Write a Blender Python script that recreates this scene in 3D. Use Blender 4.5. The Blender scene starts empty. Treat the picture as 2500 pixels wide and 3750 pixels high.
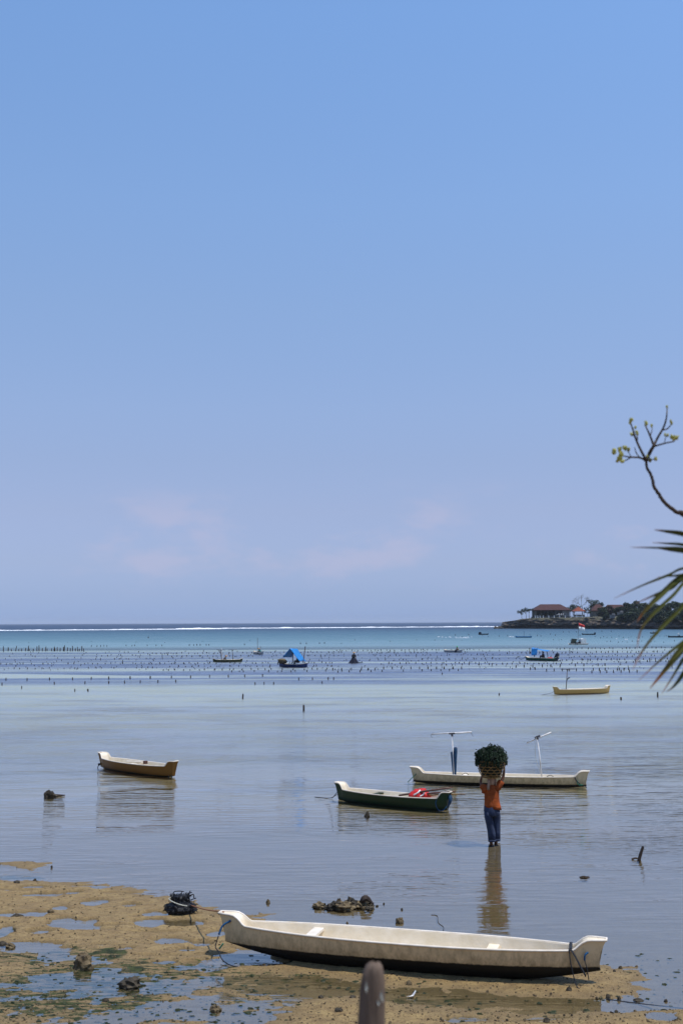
import bpy, bmesh, math, random
import numpy as np
from mathutils import Vector, Matrix, noise as mnoise
random.seed(7)
rng = np.random.default_rng(11)
S = bpy.context.scene
COL = S.collection
PI = math.pi

# ------------------------------------------------------------------ camera
CAM_Z = 4.95
PITCH = math.atan(404.4/4166.7)
ROLL = 0.0041
cam_d = bpy.data.cameras.new('camera')
cam = bpy.data.objects.new('camera', cam_d); COL.objects.link(cam)
cam_d.sensor_fit = 'VERTICAL'; cam_d.sensor_height = 36; cam_d.sensor_width = 24; cam_d.lens = 40
cam_d.clip_start = 0.1; cam_d.clip_end = 90000
CAM_R = Matrix.Rotation(PI/2+PITCH, 3, 'X') @ Matrix.Rotation(-ROLL, 3, 'Z')
cam.matrix_world = Matrix.Translation((0, 0, CAM_Z)) @ CAM_R.to_4x4()
cam_d.dof.use_dof = True; cam_d.dof.focus_distance = 28; cam_d.dof.aperture_fstop = 2.3
S.camera = cam
FPX = 4166.7
def ray(px, py):
    return CAM_R @ Vector(((px-1250)/FPX, -(py-1875)/FPX, -1))
def at(px, py, z=0.0):                       # point of the photograph on the level z
    d = ray(px, py); t = (z-CAM_Z)/d.z
    return Vector((d.x*t, d.y*t, z))
def far(px, py, D):                          # point of the photograph at distance D
    d = ray(px, py); t = D/d.y
    return Vector((d.x*t, D, CAM_Z+d.z*t))

# ------------------------------------------------------------------ sky and sun
SUN_EL, SUN_AZ = math.radians(71), math.radians(110)      # azimuth to the right of straight ahead
W = bpy.data.worlds.new('World'); S.world = W; W.use_nodes = True
nt = W.node_tree; nt.nodes.clear()
N = nt.nodes.new; L = nt.links.new
out = N('ShaderNodeOutputWorld'); bg = N('ShaderNodeBackground'); L(bg.outputs[0], out.inputs[0])
sky = N('ShaderNodeTexSky'); sky.sky_type = 'NISHITA'; sky.sun_disc = False
sky.sun_elevation = SUN_EL; sky.sun_rotation = SUN_AZ
sky.altitude = 0; sky.air_density = 1.0; sky.dust_density = 0.3; sky.ozone_density = 2.2
tc = N('ShaderNodeTexCoord'); sep = N('ShaderNodeSeparateXYZ'); L(tc.outputs['Generated'], sep.inputs[0])
tint = N('ShaderNodeMix'); tint.data_type = 'RGBA'; tint.blend_type = 'MULTIPLY'; tint.inputs[0].default_value = 1
L(sky.outputs[0], tint.inputs[6])
rampw = N('ShaderNodeValToRGB'); L(sep.outputs[2], rampw.inputs[0])       # humid air: violet low down, even all round
SKY_STOPS = [(0.007, (0.34, 0.484, 1.037)), (0.025, (0.379, 0.476, 0.903)), (0.052, (0.487, 0.515, 0.814)), (0.097, (0.64, 0.593, 0.78)), (0.141, (0.744, 0.683, 0.814)), (0.185, (0.855, 0.796, 0.898)), (0.271, (0.99, 0.97, 1.04)), (0.353, (1.081, 1.125, 1.207)), (0.49, (1.139, 1.285, 1.407)), (1.0, (1.123, 1.292, 1.478))]
cr = rampw.color_ramp
while len(cr.elements) < len(SKY_STOPS): cr.elements.new(0.5)
for e, (p, c) in zip(cr.elements, SKY_STOPS): e.position = p; e.color = (*c, 1)
L(rampw.outputs[0], tint.inputs[7])
mp = N('ShaderNodeMapping'); mp.inputs['Scale'].default_value = (6, 6, 14); mp.inputs['Location'].default_value = (-.7, 2.4, .5); L(tc.outputs['Generated'], mp.inputs[0])
cn = N('ShaderNodeTexNoise'); cn.inputs['Scale'].default_value = 1.3; cn.inputs['Detail'].default_value = 6; cn.inputs['Roughness'].default_value = 0.62
L(mp.outputs[0], cn.inputs['Vector'])
cm = N('ShaderNodeMapRange'); cm.interpolation_type = 'SMOOTHSTEP'; cm.inputs[1].default_value = 0.48; cm.inputs[2].default_value = 0.66; L(cn.outputs[0], cm.inputs[0])
lo = N('ShaderNodeMapRange'); lo.interpolation_type = 'SMOOTHSTEP'; lo.inputs[1].default_value = 0.015; lo.inputs[2].default_value = 0.05; L(sep.outputs[2], lo.inputs[0])
hi = N('ShaderNodeMapRange'); hi.interpolation_type = 'SMOOTHSTEP'; hi.inputs[1].default_value = 0.085; hi.inputs[2].default_value = 0.13; hi.inputs[3].default_value = 1; hi.inputs[4].default_value = 0; L(sep.outputs[2], hi.inputs[0])
m1 = N('ShaderNodeMath'); m1.operation = 'MULTIPLY'; L(cm.outputs[0], m1.inputs[0]); L(lo.outputs[0], m1.inputs[1])
m2 = N('ShaderNodeMath'); m2.operation = 'MULTIPLY'; L(m1.outputs[0], m2.inputs[0]); L(hi.outputs[0], m2.inputs[1])
m3 = N('ShaderNodeMath'); m3.operation = 'MULTIPLY'; m3.inputs[1].default_value = 0.45; L(m2.outputs[0], m3.inputs[0])
cl = N('ShaderNodeMix'); cl.data_type = 'RGBA'; L(m3.outputs[0], cl.inputs[0]); L(tint.outputs[2], cl.inputs[6]); cl.inputs[7].default_value = (3.6, 3.58, 4.85, 1)
L(cl.outputs[2], bg.inputs[0]); bg.inputs[1].default_value = 0.143

sl = bpy.data.lights.new('sun', 'SUN'); sl.energy = 4.0; sl.angle = math.radians(0.53); sl.color = (1, 0.95, 0.87)
sun = bpy.data.objects.new('sun', sl); COL.objects.link(sun)
sd = Vector((math.sin(SUN_AZ)*math.cos(SUN_EL), math.cos(SUN_AZ)*math.cos(SUN_EL), math.sin(SUN_EL)))
sun.rotation_euler = (-sd).to_track_quat('-Z', 'Y').to_euler()
sun.location = sd*60
S.view_settings.view_transform = 'Standard'; S.view_settings.look = 'None'
S.view_settings.exposure = 0.0; S.view_settings.gamma = 1; S.view_settings.use_curve_mapping = False
S.cycles.max_bounces = 8; S.cycles.transparent_max_bounces = 12
S.cycles.caustics_reflective = False; S.cycles.caustics_refractive = False

# ------------------------------------------------------------------ helpers
def tag(o, label=None, cat=None, group=None, kind=None):
    if label: o['label'] = label
    if cat: o['category'] = cat
    if group: o['group'] = group
    if kind: o['kind'] = kind
    return o
def empty(name, loc=(0, 0, 0), rz=0.0, label=None, cat=None, group=None):
    o = bpy.data.objects.new(name, None); COL.objects.link(o)
    o.location = loc; o.rotation_euler = (0, 0, rz); o.empty_display_size = 0.2
    return tag(o, label, cat, group)
class MB:
    def __init__(s): s.v = []; s.f = []; s.m = []
    def add(s, vs, fs, mi=0):
        b = len(s.v); s.v += [tuple(v) for v in vs]
        s.f += [tuple(i+b for i in f) for f in fs]; s.m += [mi]*len(fs)
        return s
    def box(s, c, size, rot=None, mi=0):
        x, y, z = size[0]/2, size[1]/2, size[2]/2; c = Vector(c)
        vs = [Vector((a*x, b*y, d*z)) for d in (-1, 1) for b in (-1, 1) for a in (-1, 1)]
        if rot: vs = [rot @ v for v in vs]
        return s.add([c+v for v in vs], [(0, 2, 3, 1), (4, 5, 7, 6), (0, 1, 5, 4), (2, 6, 7, 3), (0, 4, 6, 2), (1, 3, 7, 5)], mi)
    def tube(s, pts, r, n=6, mi=0, caps=True, flat=1.0):
        pts = [Vector(p) for p in pts]; rs = r if isinstance(r, (list, tuple)) else [r]*len(pts)
        vs = []; fs = []; up = None
        for i, p in enumerate(pts):
            t = (pts[min(i+1, len(pts)-1)]-pts[max(i-1, 0)])
            t = t.normalized() if t.length > 1e-9 else Vector((0, 0, 1))
            if up is None:
                up = Vector((0, 0, 1)) if abs(t.z) < 0.9 else Vector((1, 0, 0))
            a = t.cross(up)
            a = a.normalized() if a.length > 1e-6 else t.orthogonal().normalized()
            b = a.cross(t).normalized(); up = b
            for k in range(n):
                q = 2*PI*k/n
                vs.append(p+a*math.cos(q)*rs[i]+b*math.sin(q)*rs[i]*flat)
        for i in range(len(pts)-1):
            for k in range(n):
                fs.append((i*n+k, i*n+(k+1) % n, (i+1)*n+(k+1) % n, (i+1)*n+k))
        if caps:
            fs.append(tuple(range(n))[::-1]); e = (len(pts)-1)*n; fs.append(tuple(range(e, e+n)))
        return s.add(vs, fs, mi)
    def loft(s, rings, closed=True, caps=True, mi=0):
        n = len(rings[0]); vs = [p for r in rings for p in r]; fs = []
        for i in range(len(rings)-1):
            for k in range(n if closed else n-1):
                fs.append((i*n+k, i*n+(k+1) % n, (i+1)*n+(k+1) % n, (i+1)*n+k))
        if caps and closed:
            fs.append(tuple(range(n))[::-1]); e = (len(rings)-1)*n; fs.append(tuple(range(e, e+n)))
        return s.add(vs, fs, mi)
    def blob(s, c, r, seed=0, amp=0.25, sub=2, mi=0, freq=1.6):
        bm = bmesh.new(); bmesh.ops.create_icosphere(bm, subdivisions=sub, radius=1)
        c = Vector(c); rr = Vector(r) if not isinstance(r, (int, float)) else Vector((r, r, r)); vs = []
        for v in bm.verts:
            d = v.co.normalized(); k = 1+amp*mnoise.fractal(d*freq+Vector((seed*3.1, seed*1.7, seed*.9)), 1, 2, 3)
            vs.append(c+Vector((d.x*rr.x*k, d.y*rr.y*k, d.z*rr.z*k)))
        fs = [tuple(v.index for v in f.verts) for f in bm.faces]; bm.free()
        return s.add(vs, fs, mi)
    def build(s, name, mats, parent=None, smooth=False, kind=None, loc=None):
        me = bpy.data.meshes.new(name); me.from_pydata(s.v, [], s.f)
        for m in (mats if isinstance(mats, (list, tuple)) else [mats]): me.materials.append(m)
        if any(s.m): me.polygons.foreach_set('material_index', s.m)
        if smooth: me.polygons.foreach_set('use_smooth', [True]*len(me.polygons))
        me.update()
        o = bpy.data.objects.new(name, me); COL.objects.link(o)
        if parent: o.parent = parent
        if loc: o.location = loc
        if kind: o['kind'] = kind
        return o
def spline(pts, n=6):                         # Catmull-Rom through the points
    P = [Vector(p) for p in pts]; P = [P[0]*2-P[1]]+P+[P[-1]*2-P[-2]]; o = []
    for i in range(1, len(P)-2):
        for k in range(n):
            t = k/n; a, b, c, d = P[i-1], P[i], P[i+1], P[i+2]
            o.append(0.5*((2*b)+(c-a)*t+(2*a-5*b+4*c-d)*t*t+(3*b-a-3*c+d)*t**3))
    o.append(P[-2]); return o
def sstep(a, b, x):
    t = min(1, max(0, (x-a)/(b-a))); return t*t*(3-2*t)
def npstep(a, b, x):
    t = np.clip((x-a)/(b-a), 0, 1); return t*t*(3-2*t)
def vnoise(x, y, seed=0):                     # value noise on arrays
    xi = np.floor(x).astype(np.int64); yi = np.floor(y).astype(np.int64); fx = x-xi; fy = y-yi
    fx = fx*fx*(3-2*fx); fy = fy*fy*(3-2*fy)
    def h(i, j):
        n = (i*374761393+j*668265263+seed*974711) & 0x7fffffff
        n = ((n ^ (n >> 13))*1274126177) & 0x7fffffff
        return ((n ^ (n >> 16)) & 0xffff)/65535.0
    a = h(xi, yi); b = h(xi+1, yi); c = h(xi, yi+1); d = h(xi+1, yi+1)
    return (a*(1-fx)+b*fx)*(1-fy)+(c*(1-fx)+d*fx)*fy
def fbm(x, y, seed=0, oct=4):
    s = np.zeros_like(x); a = 0.5
    for o in range(oct):
        s += a*(vnoise(x, y, seed+o)-0.5); x = x*2.03; y = y*2.03; a *= .5
    return s

# ------------------------------------------------------------------ materials
def new_mat(name):
    m = bpy.data.materials.new(name); m.use_nodes = True; t = m.node_tree
    return m, t, t.nodes.new, t.links.new, t.nodes['Principled BSDF']
def mat(name, col, rough=0.7, var=0.25, scale=6, bump=0.0, bscale=40, spec=0.3, stretch=(1, 1, 1), col2=None, metallic=0):
    m, t, n, l, b = new_mat(name)
    tc = n('ShaderNodeTexCoord'); mp = n('ShaderNodeMapping'); mp.inputs['Scale'].default_value = stretch; l(tc.outputs['Object'], mp.inputs[0])
    tx = n('ShaderNodeTexNoise'); tx.inputs['Scale'].default_value = scale; tx.inputs['Detail'].default_value = 5; l(mp.outputs[0], tx.inputs['Vector'])
    r = n('ShaderNodeValToRGB'); l(tx.outputs[0], r.inputs[0])
    c2 = col2 or tuple(c*(1-var) for c in col); c1 = col if col2 else tuple(min(1, c*(1+var)) for c in col)
    r.color_ramp.elements[0].position = 0.3; r.color_ramp.elements[0].color = (*c2, 1)
    r.color_ramp.elements[1].position = 0.7; r.color_ramp.elements[1].color = (*c1, 1)
    l(r.outputs[0], b.inputs['Base Color']); b.inputs['Roughness'].default_value = rough
    b.inputs['Specular IOR Level'].default_value = spec; b.inputs['Metallic'].default_value = metallic
    if bump:
        t2 = n('ShaderNodeTexNoise'); t2.inputs['Scale'].default_value = bscale; t2.inputs['Detail'].default_value = 4; l(mp.outputs[0], t2.inputs['Vector'])
        bp = n('ShaderNodeBump'); bp.inputs['Strength'].default_value = 0.8; bp.inputs['Distance'].default_value = bump
        l(t2.outputs[0], bp.inputs['Height']); l(bp.outputs[0], b.inputs['Normal'])
    return m
def hull_mat(name, top, low, zline, slope=0.0, grime=(0.10, 0.075, 0.04), gamt=0.5, rough=0.55, soft=0.009):
    """paint above, antifouling or weed below a ragged waterline (object z)"""
    m, t, n, l, b = new_mat(name)
    tc = n('ShaderNodeTexCoord'); sp = n('ShaderNodeSeparateXYZ'); l(tc.outputs['Object'], sp.inputs[0])
    mp = n('ShaderNodeMapping'); mp.inputs['Scale'].default_value = (1, 1, 1.5); l(tc.outputs['Object'], mp.inputs[0])
    nz = n('ShaderNodeTexNoise'); nz.inputs['Scale'].default_value = 14; nz.inputs['Detail'].default_value = 7; nz.inputs['Roughness'].default_value = 0.7; l(mp.outputs[0], nz.inputs['Vector'])
    ma = n('ShaderNodeMath'); ma.operation = 'MULTIPLY_ADD'; ma.inputs[1].default_value = slope; l(sp.outputs[0], ma.inputs[0]); l(sp.outputs[2], ma.inputs[2])
    mb = n('ShaderNodeMath'); mb.operation = 'MULTIPLY_ADD'; mb.inputs[1].default_value = 0.045; l(nz.outputs[0], mb.inputs[0]); l(ma.outputs[0], mb.inputs[2])
    mr = n('ShaderNodeMapRange'); mr.inputs[1].default_value = zline+0.0225-soft; mr.inputs[2].default_value = zline+0.0225+soft; l(mb.outputs[0], mr.inputs[0])
    # streaky grime
    mp2 = n('ShaderNodeMapping'); mp2.inputs['Scale'].default_value = (3, 3, 1.2); l(tc.outputs['Object'], mp2.inputs[0])
    n2 = n('ShaderNodeTexNoise'); n2.inputs['Scale'].default_value = 3.5; n2.inputs['Detail'].default_value = 9; n2.inputs['Roughness'].default_value = 0.75; l(mp2.outputs[0], n2.inputs['Vector'])
    zr = n('ShaderNodeMapRange'); zr.inputs[1].default_value = zline; zr.inputs[2].default_value = zline+0.30; zr.inputs[3].default_value = 0.20; zr.inputs[4].default_value = -0.06; l(ma.outputs[0], zr.inputs[0])
    ad = n('ShaderNodeMath'); ad.operation = 'ADD'; l(n2.outputs[0], ad.inputs[0]); l(zr.outputs[0], ad.inputs[1])
    gr = n('ShaderNodeMapRange'); gr.inputs[1].default_value = 0.50; gr.inputs[2].default_value = 0.85; gr.inputs[4].default_value = gamt; l(ad.outputs[0], gr.inputs[0])
    mx = n('ShaderNodeMix'); mx.data_type = 'RGBA'; l(gr.outputs[0], mx.inputs[0]); mx.inputs[6].default_value = (*top, 1); mx.inputs[7].default_value = (*grime, 1)
    m2 = n('ShaderNodeMix'); m2.data_type = 'RGBA'; l(mr.outputs[0], m2.inputs[0]); m2.inputs[6].default_value = (*low, 1); l(mx.outputs[2], m2.inputs[7])
    l(m2.outputs[2], b.inputs['Base Color']); b.inputs['Roughness'].default_value = rough; b.inputs['Specular IOR Level'].default_value = 0.3
    bp = n('ShaderNodeBump'); bp.inputs['Distance'].default_value = 0.006; bp.inputs['Strength'].default_value = 0.5; l(nz.outputs[0], bp.inputs['Height']); l(bp.outputs[0], b.inputs['Normal'])
    return m
M = {}
M['white_in'] = mat('chalky_white_paint', (0.82, 0.73, 0.58), 0.6, scale=5, col2=(0.70, 0.60, 0.43), bump=0.003, bscale=25)
M['white_rim'] = mat('white_rim_paint', (0.80, 0.73, 0.63), 0.5, scale=7, col2=(0.66, 0.58, 0.46))
M['wood_dark'] = mat('wet_dark_wood', (0.045, 0.032, 0.024), 0.75, scale=9, bump=0.004, stretch=(1, 1, 0.3))
M['wood_pole'] = mat('red_brown_wood', (0.10, 0.045, 0.032), 0.6, scale=8, stretch=(0.4, 1, 1))
M['wood_grey'] = mat('weathered_wood', (0.115, 0.082, 0.060), 0.85, var=.55, scale=16, bump=0.012, bscale=45, stretch=(1, 1, 0.10))
M['pvc'] = mat('white_pipe', (0.86, 0.85, 0.84), 0.45, scale=6, col2=(0.55, 0.53, 0.5))
M['steel'] = mat('grey_iron_pipe', (0.12, 0.12, 0.13), 0.5, scale=8)
M['tape'] = mat('grey_binding', (0.10, 0.10, 0.11), 0.8)
M['rope_blue'] = mat('blue_rope', (0.012, 0.075, 0.18), 0.8, scale=30)
M['rope_dark'] = mat('dark_rope', (0.018, 0.022, 0.03), 0.85, scale=30)
M['rope_tan'] = mat('tan_rope', (0.30, 0.14, 0.075), 0.85, scale=30)
M['rope_green'] = mat('green_rope', (0.03, 0.16, 0.10), 0.85, scale=30)
M['rope_pale'] = mat('pale_rope', (0.45, 0.45, 0.38), 0.85, scale=30)
M['tarp_blue'] = mat('blue_tarpaulin', (0.02, 0.20, 0.52), 0.45, scale=3, bump=0.02, bscale=5)
M['tarp_wrap'] = mat('dark_blue_tarpaulin', (0.010, 0.034, 0.085), 0.6, scale=12, col2=(0.018, 0.075, 0.15), bump=0.01, bscale=14)
M['canvas_white'] = mat('white_canvas', (0.70, 0.69, 0.66), 0.8, scale=4)
M['canvas_dark'] = mat('olive_canvas', (0.05, 0.055, 0.04), 0.8, scale=4)
M['red'] = mat('red_plastic', (0.50, 0.025, 0.022), 0.4, scale=6, bump=0.01, bscale=12)
M['white_cloth'] = mat('white_cloth', (0.78, 0.77, 0.75), 0.8)
M['skin'] = mat('brown_skin', (0.13, 0.06, 0.037), 0.5, var=0.1, scale=10)
M['shirt_orange'] = mat('orange_shirt', (0.29, 0.060, 0.010), 0.85, var=0.3, scale=7, bump=0.035, bscale=8)
M['trouser_blue'] = mat('slate_blue_trousers', (0.030, 0.042, 0.080), 0.85, var=0.35, scale=7, bump=0.035, bscale=9, stretch=(1, 1, .35))
M['scarf'] = mat('beige_scarf', (0.42, 0.26, 0.17), 0.9, scale=12, bump=0.008, bscale=20, stretch=(1, 1, .3))
M['hair'] = mat('black_hair', (0.012, 0.010, 0.009), 0.6)
M['bamboo'] = mat('split_bamboo', (0.30, 0.17, 0.055), 0.6, var=0.35, scale=14)
M['weed_dark'] = mat('packed_seaweed', (0.004, 0.008, 0.004), 0.8, scale=18)
M['weed_green'] = mat('fresh_seaweed', (0.010, 0.024, 0.009), 0.7, var=0.55, scale=18)
M['weed_black'] = mat('black_frayed_fibre', (0.010, 0.011, 0.014), 0.6, var=0.4, scale=20, bump=0.01)
M['straw'] = mat('straw_hat', (0.34, 0.22, 0.13), 0.85)
M['cloth_dark'] = mat('dark_clothes', (0.02, 0.022, 0.035), 0.85)
M['cloth_teal'] = mat('teal_shirt', (0.01, 0.13, 0.15), 0.85)
M['cloth_tan'] = mat('tan_shirt', (0.25, 0.20, 0.15), 0.85)
M['cloth_brown'] = mat('grey_brown_shirt', (0.11, 0.085, 0.07), 0.85)
M['cloth_green'] = mat('dark_green_shirt', (0.02, 0.06, 0.04), 0.85)
M['hat_green'] = mat('bright_green_cap', (0.05, 0.45, 0.12), 0.7)
M['rock'] = mat('dark_coral_rock', (0.085, 0.068, 0.045), 0.85, scale=6, col2=(0.018, 0.016, 0.012), bump=0.05, bscale=9)
M['rock_pale'] = mat('tan_coral_rock', (0.20, 0.15, 0.08), 0.85, scale=8, col2=(0.05, 0.035, 0.02), bump=0.03, bscale=14)
M['bits'] = mat('dark_debris', (0.05, 0.032, 0.018), 0.85, scale=5, col2=(0.015, 0.012, 0.008))
M['algae'] = mat('green_algae', (0.034, 0.045, 0.012), 0.6, scale=9, col2=(0.010, 0.016, 0.006))
M['foam'] = mat('sea_foam', (0.86, 0.88, 0.90), 0.9, var=0.08, scale=0.2)
M['float_white'] = mat('white_float', (0.8, 0.8, 0.8), 0.5)
M['leaf_far'] = mat('dark_foliage', (0.030, 0.050, 0.022), 0.7, var=0.5, scale=0.25)
M['leaf_far2'] = mat('grey_green_foliage', (0.040, 0.055, 0.030), 0.7, var=0.45, scale=0.3)
M['leaf_brown'] = mat('rust_foliage', (0.060, 0.042, 0.028), 0.7, var=0.4, scale=0.3)
M['bark'] = mat('grey_bark', (0.12, 0.10, 0.085), 0.9, scale=3)
M['bare'] = mat('bare_grey_twigs', (0.15, 0.13, 0.12), 0.9, scale=3)
M['tile_dark'] = mat('dark_red_roof_tile', (0.055, 0.020, 0.018), 0.8, scale=0.6, bump=0.05, bscale=3)
M['tile_orange'] = mat('orange_roof_tile', (0.21, 0.050, 0.025), 0.8, scale=0.8)
M['wall_cream'] = mat('cream_plaster', (0.23, 0.22, 0.205), 0.85, scale=1)
M['glass_dark'] = mat('dark_opening', (0.02, 0.025, 0.03), 0.3, scale=1)
M['wall_grey'] = mat('grey_stone_wall', (0.13, 0.12, 0.10), 0.9, scale=0.5)

def y_ramp(t, n, l, src, stops):
    """colour ramp over metres from the shore"""
    a, b = stops[0][0], stops[-1][0]
    mr = n('ShaderNodeMapRange'); mr.inputs[1].default_value = a; mr.inputs[2].default_value = b; l(src, mr.inputs[0])
    r = n('ShaderNodeValToRGB'); l(mr.outputs[0], r.inputs[0]); e = r.color_ramp.elements
    while len(e) < len(stops): e.new(0.5)
    for el, (p, c) in zip(e, stops):
        el.position = (p-a)/(b-a); el.color = (*c, 1) if isinstance(c, tuple) else (c, c, c, 1)
    return r.outputs[0]
def math_node(n, l, op, a, b=None, c=None):
    m = n('ShaderNodeMath'); m.operation = op
    for i, v in enumerate((a, b, c)):
        if v is None: continue
        if isinstance(v, (int, float)): m.inputs[i].default_value = v
        else: l(v, m.inputs[i])
    return m.outputs[0]
def step_node(n, l, v, a, b, o0=0.0, o1=1.0):
    m = n('ShaderNodeMapRange'); m.interpolation_type = 'SMOOTHSTEP'
    m.inputs[1].default_value = a; m.inputs[2].default_value = b; m.inputs[3].default_value = o0; m.inputs[4].default_value = o1
    l(v, m.inputs[0]); return m.outputs[0]
def noise_node(n, l, vec, scale3, detail=4, rough=0.55, loc=(0, 0, 0)):
    mp = n('ShaderNodeMapping'); mp.inputs['Scale'].default_value = scale3; mp.inputs['Location'].default_value = loc; l(vec, mp.inputs[0])
    x = n('ShaderNodeTexNoise'); x.inputs['Scale'].default_value = 1; x.inputs['Detail'].default_value = detail; x.inputs['Roughness'].default_value = rough
    l(mp.outputs[0], x.inputs['Vector']); return x.outputs[0]
def mixc(n, l, f, a, b):
    m = n('ShaderNodeMix'); m.data_type = 'RGBA'
    for i, v in ((0, f), (6, a), (7, b)):
        if isinstance(v, tuple): m.inputs[i].default_value = (*v, 1)
        elif isinstance(v, (int, float)): m.inputs[i].default_value = v
        else: l(v, m.inputs[i])
    return m.outputs[2]

# ---- sea bed and beach
def ground_material():
    m, t, n, l, b = new_mat('sand_and_sea_bed')
    g = n('ShaderNodeNewGeometry'); P = g.outputs['Position']; sp = n('ShaderNodeSeparateXYZ'); l(P, sp.inputs[0]); X, Y, Z = sp.outputs
    bed = y_ramp(t, n, l, Y, [(10, (0.41, 0.285, 0.118)), (24, (0.37, 0.262, 0.112)), (30, (0.29, 0.215, 0.10)), (45, (0.30, 0.265, 0.165)), (75, (0.43, 0.44, 0.35)), (260, (0.40, 0.47, 0.43))])
    # sand grain, clods, stains
    n1 = noise_node(n, l, P, (5, 5, 5), 8, 0.7); n2 = noise_node(n, l, P, (26, 26, 26), 4, 0.7); n3 = noise_node(n, l, P, (1.1, 1.1, 1.1), 5, 0.6); n4 = noise_node(n, l, P, (4, 13, 9), 6, 0.75, (3, 9, 1))
    d1 = step_node(n, l, n2, 0.54, 0.68); near = step_node(n, l, Y, 24, 34, 1, 0)
    sand = mixc(n, l, math_node(n, l, 'MULTIPLY', step_node(n, l, n1, 0.38, 0.62), math_node(n, l, 'MULTIPLY', near, 0.62)), bed, (0.20, 0.125, 0.055))
    sand = mixc(n, l, math_node(n, l, 'MULTIPLY', d1, math_node(n, l, 'MULTIPLY', near, 0.75)), sand, (0.055, 0.035, 0.016))
    sand = mixc(n, l, math_node(n, l, 'MULTIPLY', step_node(n, l, n4, 0.53, 0.66), math_node(n, l, 'MULTIPLY', near, 0.55)), sand, (0.13, 0.085, 0.036))
    sand = mixc(n, l, math_node(n, l, 'MULTIPLY', step_node(n, l, n3, 0.45, 0.7), math_node(n, l, 'MULTIPLY', near, 0.35)), sand, (0.24, 0.16, 0.075))
    n5 = noise_node(n, l, P, (11, 30, 11), 4, 0.7, (1, 2, 3))
    sand = mixc(n, l, math_node(n, l, 'MULTIPLY', step_node(n, l, n5, 0.56, 0.66), math_node(n, l, 'MULTIPLY', near, 0.8)), sand, (0.11, 0.068, 0.028))
    # wet sand is darker (low ground)
    wet = math_node(n, l, 'MULTIPLY', step_node(n, l, math_node(n, l, 'ADD', Z, math_node(n, l, 'MULTIPLY', n3, -0.02)), -0.014, 0.042, 1, 0), near)
    sand = mixc(n, l, math_node(n, l, 'MULTIPLY', wet, 0.70), sand, (0.19, 0.135, 0.068))
    # green weed near the puddles
    at_ = n('ShaderNodeAttribute'); at_.attribute_name = 'algae'
    al = step_node(n, l, math_node(n, l, 'MULTIPLY_ADD', noise_node(n, l, P, (3.2, 11, 5), 7, 0.72), 1.0, math_node(n, l, 'MULTIPLY_ADD', at_.outputs['Fac'], 0.33, -0.31)), 0.40, 0.47)
    sand = mixc(n, l, al, sand, mixc(n, l, step_node(n, l, n1, 0.4, 0.6), (0.016, 0.024, 0.006), (0.060, 0.070, 0.018)))
    # farmed weed beds further out
    warp = math_node(n, l, 'MULTIPLY_ADD', noise_node(n, l, P, (0.02, 0.05, 1), 3), 22, math_node(n, l, 'MULTIPLY_ADD', X, 0.03, -11))
    Yw = math_node(n, l, 'ADD', Y, warp)
    farm = math_node(n, l, 'MULTIPLY', step_node(n, l, Yw, 88, 101), step_node(n, l, Yw, 190, 212, 1, 0))
    stripes = step_node(n, l, noise_node(n, l, P, (0.016, 0.17, 1), 5, 0.65), 0.47, 0.66, 1, 0)
    gap = math_node(n, l, 'MULTIPLY', step_node(n, l, Y, 105, 107), step_node(n, l, math_node(n, l, 'MULTIPLY_ADD', X, 0.38, Y), 102, 104, 1, 0))
    farm = math_node(n, l, 'MULTIPLY', math_node(n, l, 'MULTIPLY', farm, stripes), math_node(n, l, 'SUBTRACT', 1.0, gap))
    thin = step_node(n, l, noise_node(n, l, P, (0.05, 0.20, 1), 6, 0.65, (40, 3, 0)), 0.50, 0.72)
    thin = math_node(n, l, 'MULTIPLY', thin, math_node(n, l, 'MULTIPLY', step_node(n, l, Y, 34, 60), step_node(n, l, Y, 92, 100, 0.6, 0)))
    sand = mixc(n, l, thin, sand, (0.10, 0.105, 0.10))
    olive = math_node(n, l, 'MULTIPLY', step_node(n, l, noise_node(n, l, P, (0.11, 0.30, 1), 6, 0.65, (9, 1, 0)), 0.44, 0.66), math_node(n, l, 'MULTIPLY', step_node(n, l, Y, 22, 30, 0, .75), step_node(n, l, Y, 70, 95, 1, 0)))
    sand = mixc(n, l, olive, sand, (0.17, 0.135, 0.075))
    farm = math_node(n, l, 'MULTIPLY', farm, 0.93)
    colr = mixc(n, l, farm, sand, (0.018, 0.038, 0.135))
    l(colr, b.inputs['Base Color']); b.inputs['Roughness'].default_value = 0.75; b.inputs['Specular IOR Level'].default_value = 0.25
    bp = n('ShaderNodeBump'); bp.inputs['Distance'].default_value = 0.03; bp.inputs['Strength'].default_value = 1.0
    l(math_node(n, l, 'MULTIPLY', math_node(n, l, 'ADD', math_node(n, l, 'ADD', n1, n2), math_node(n, l, 'ADD', n4, n5)), near), bp.inputs['Height']); l(bp.outputs[0], b.inputs['Normal'])
    return m
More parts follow.
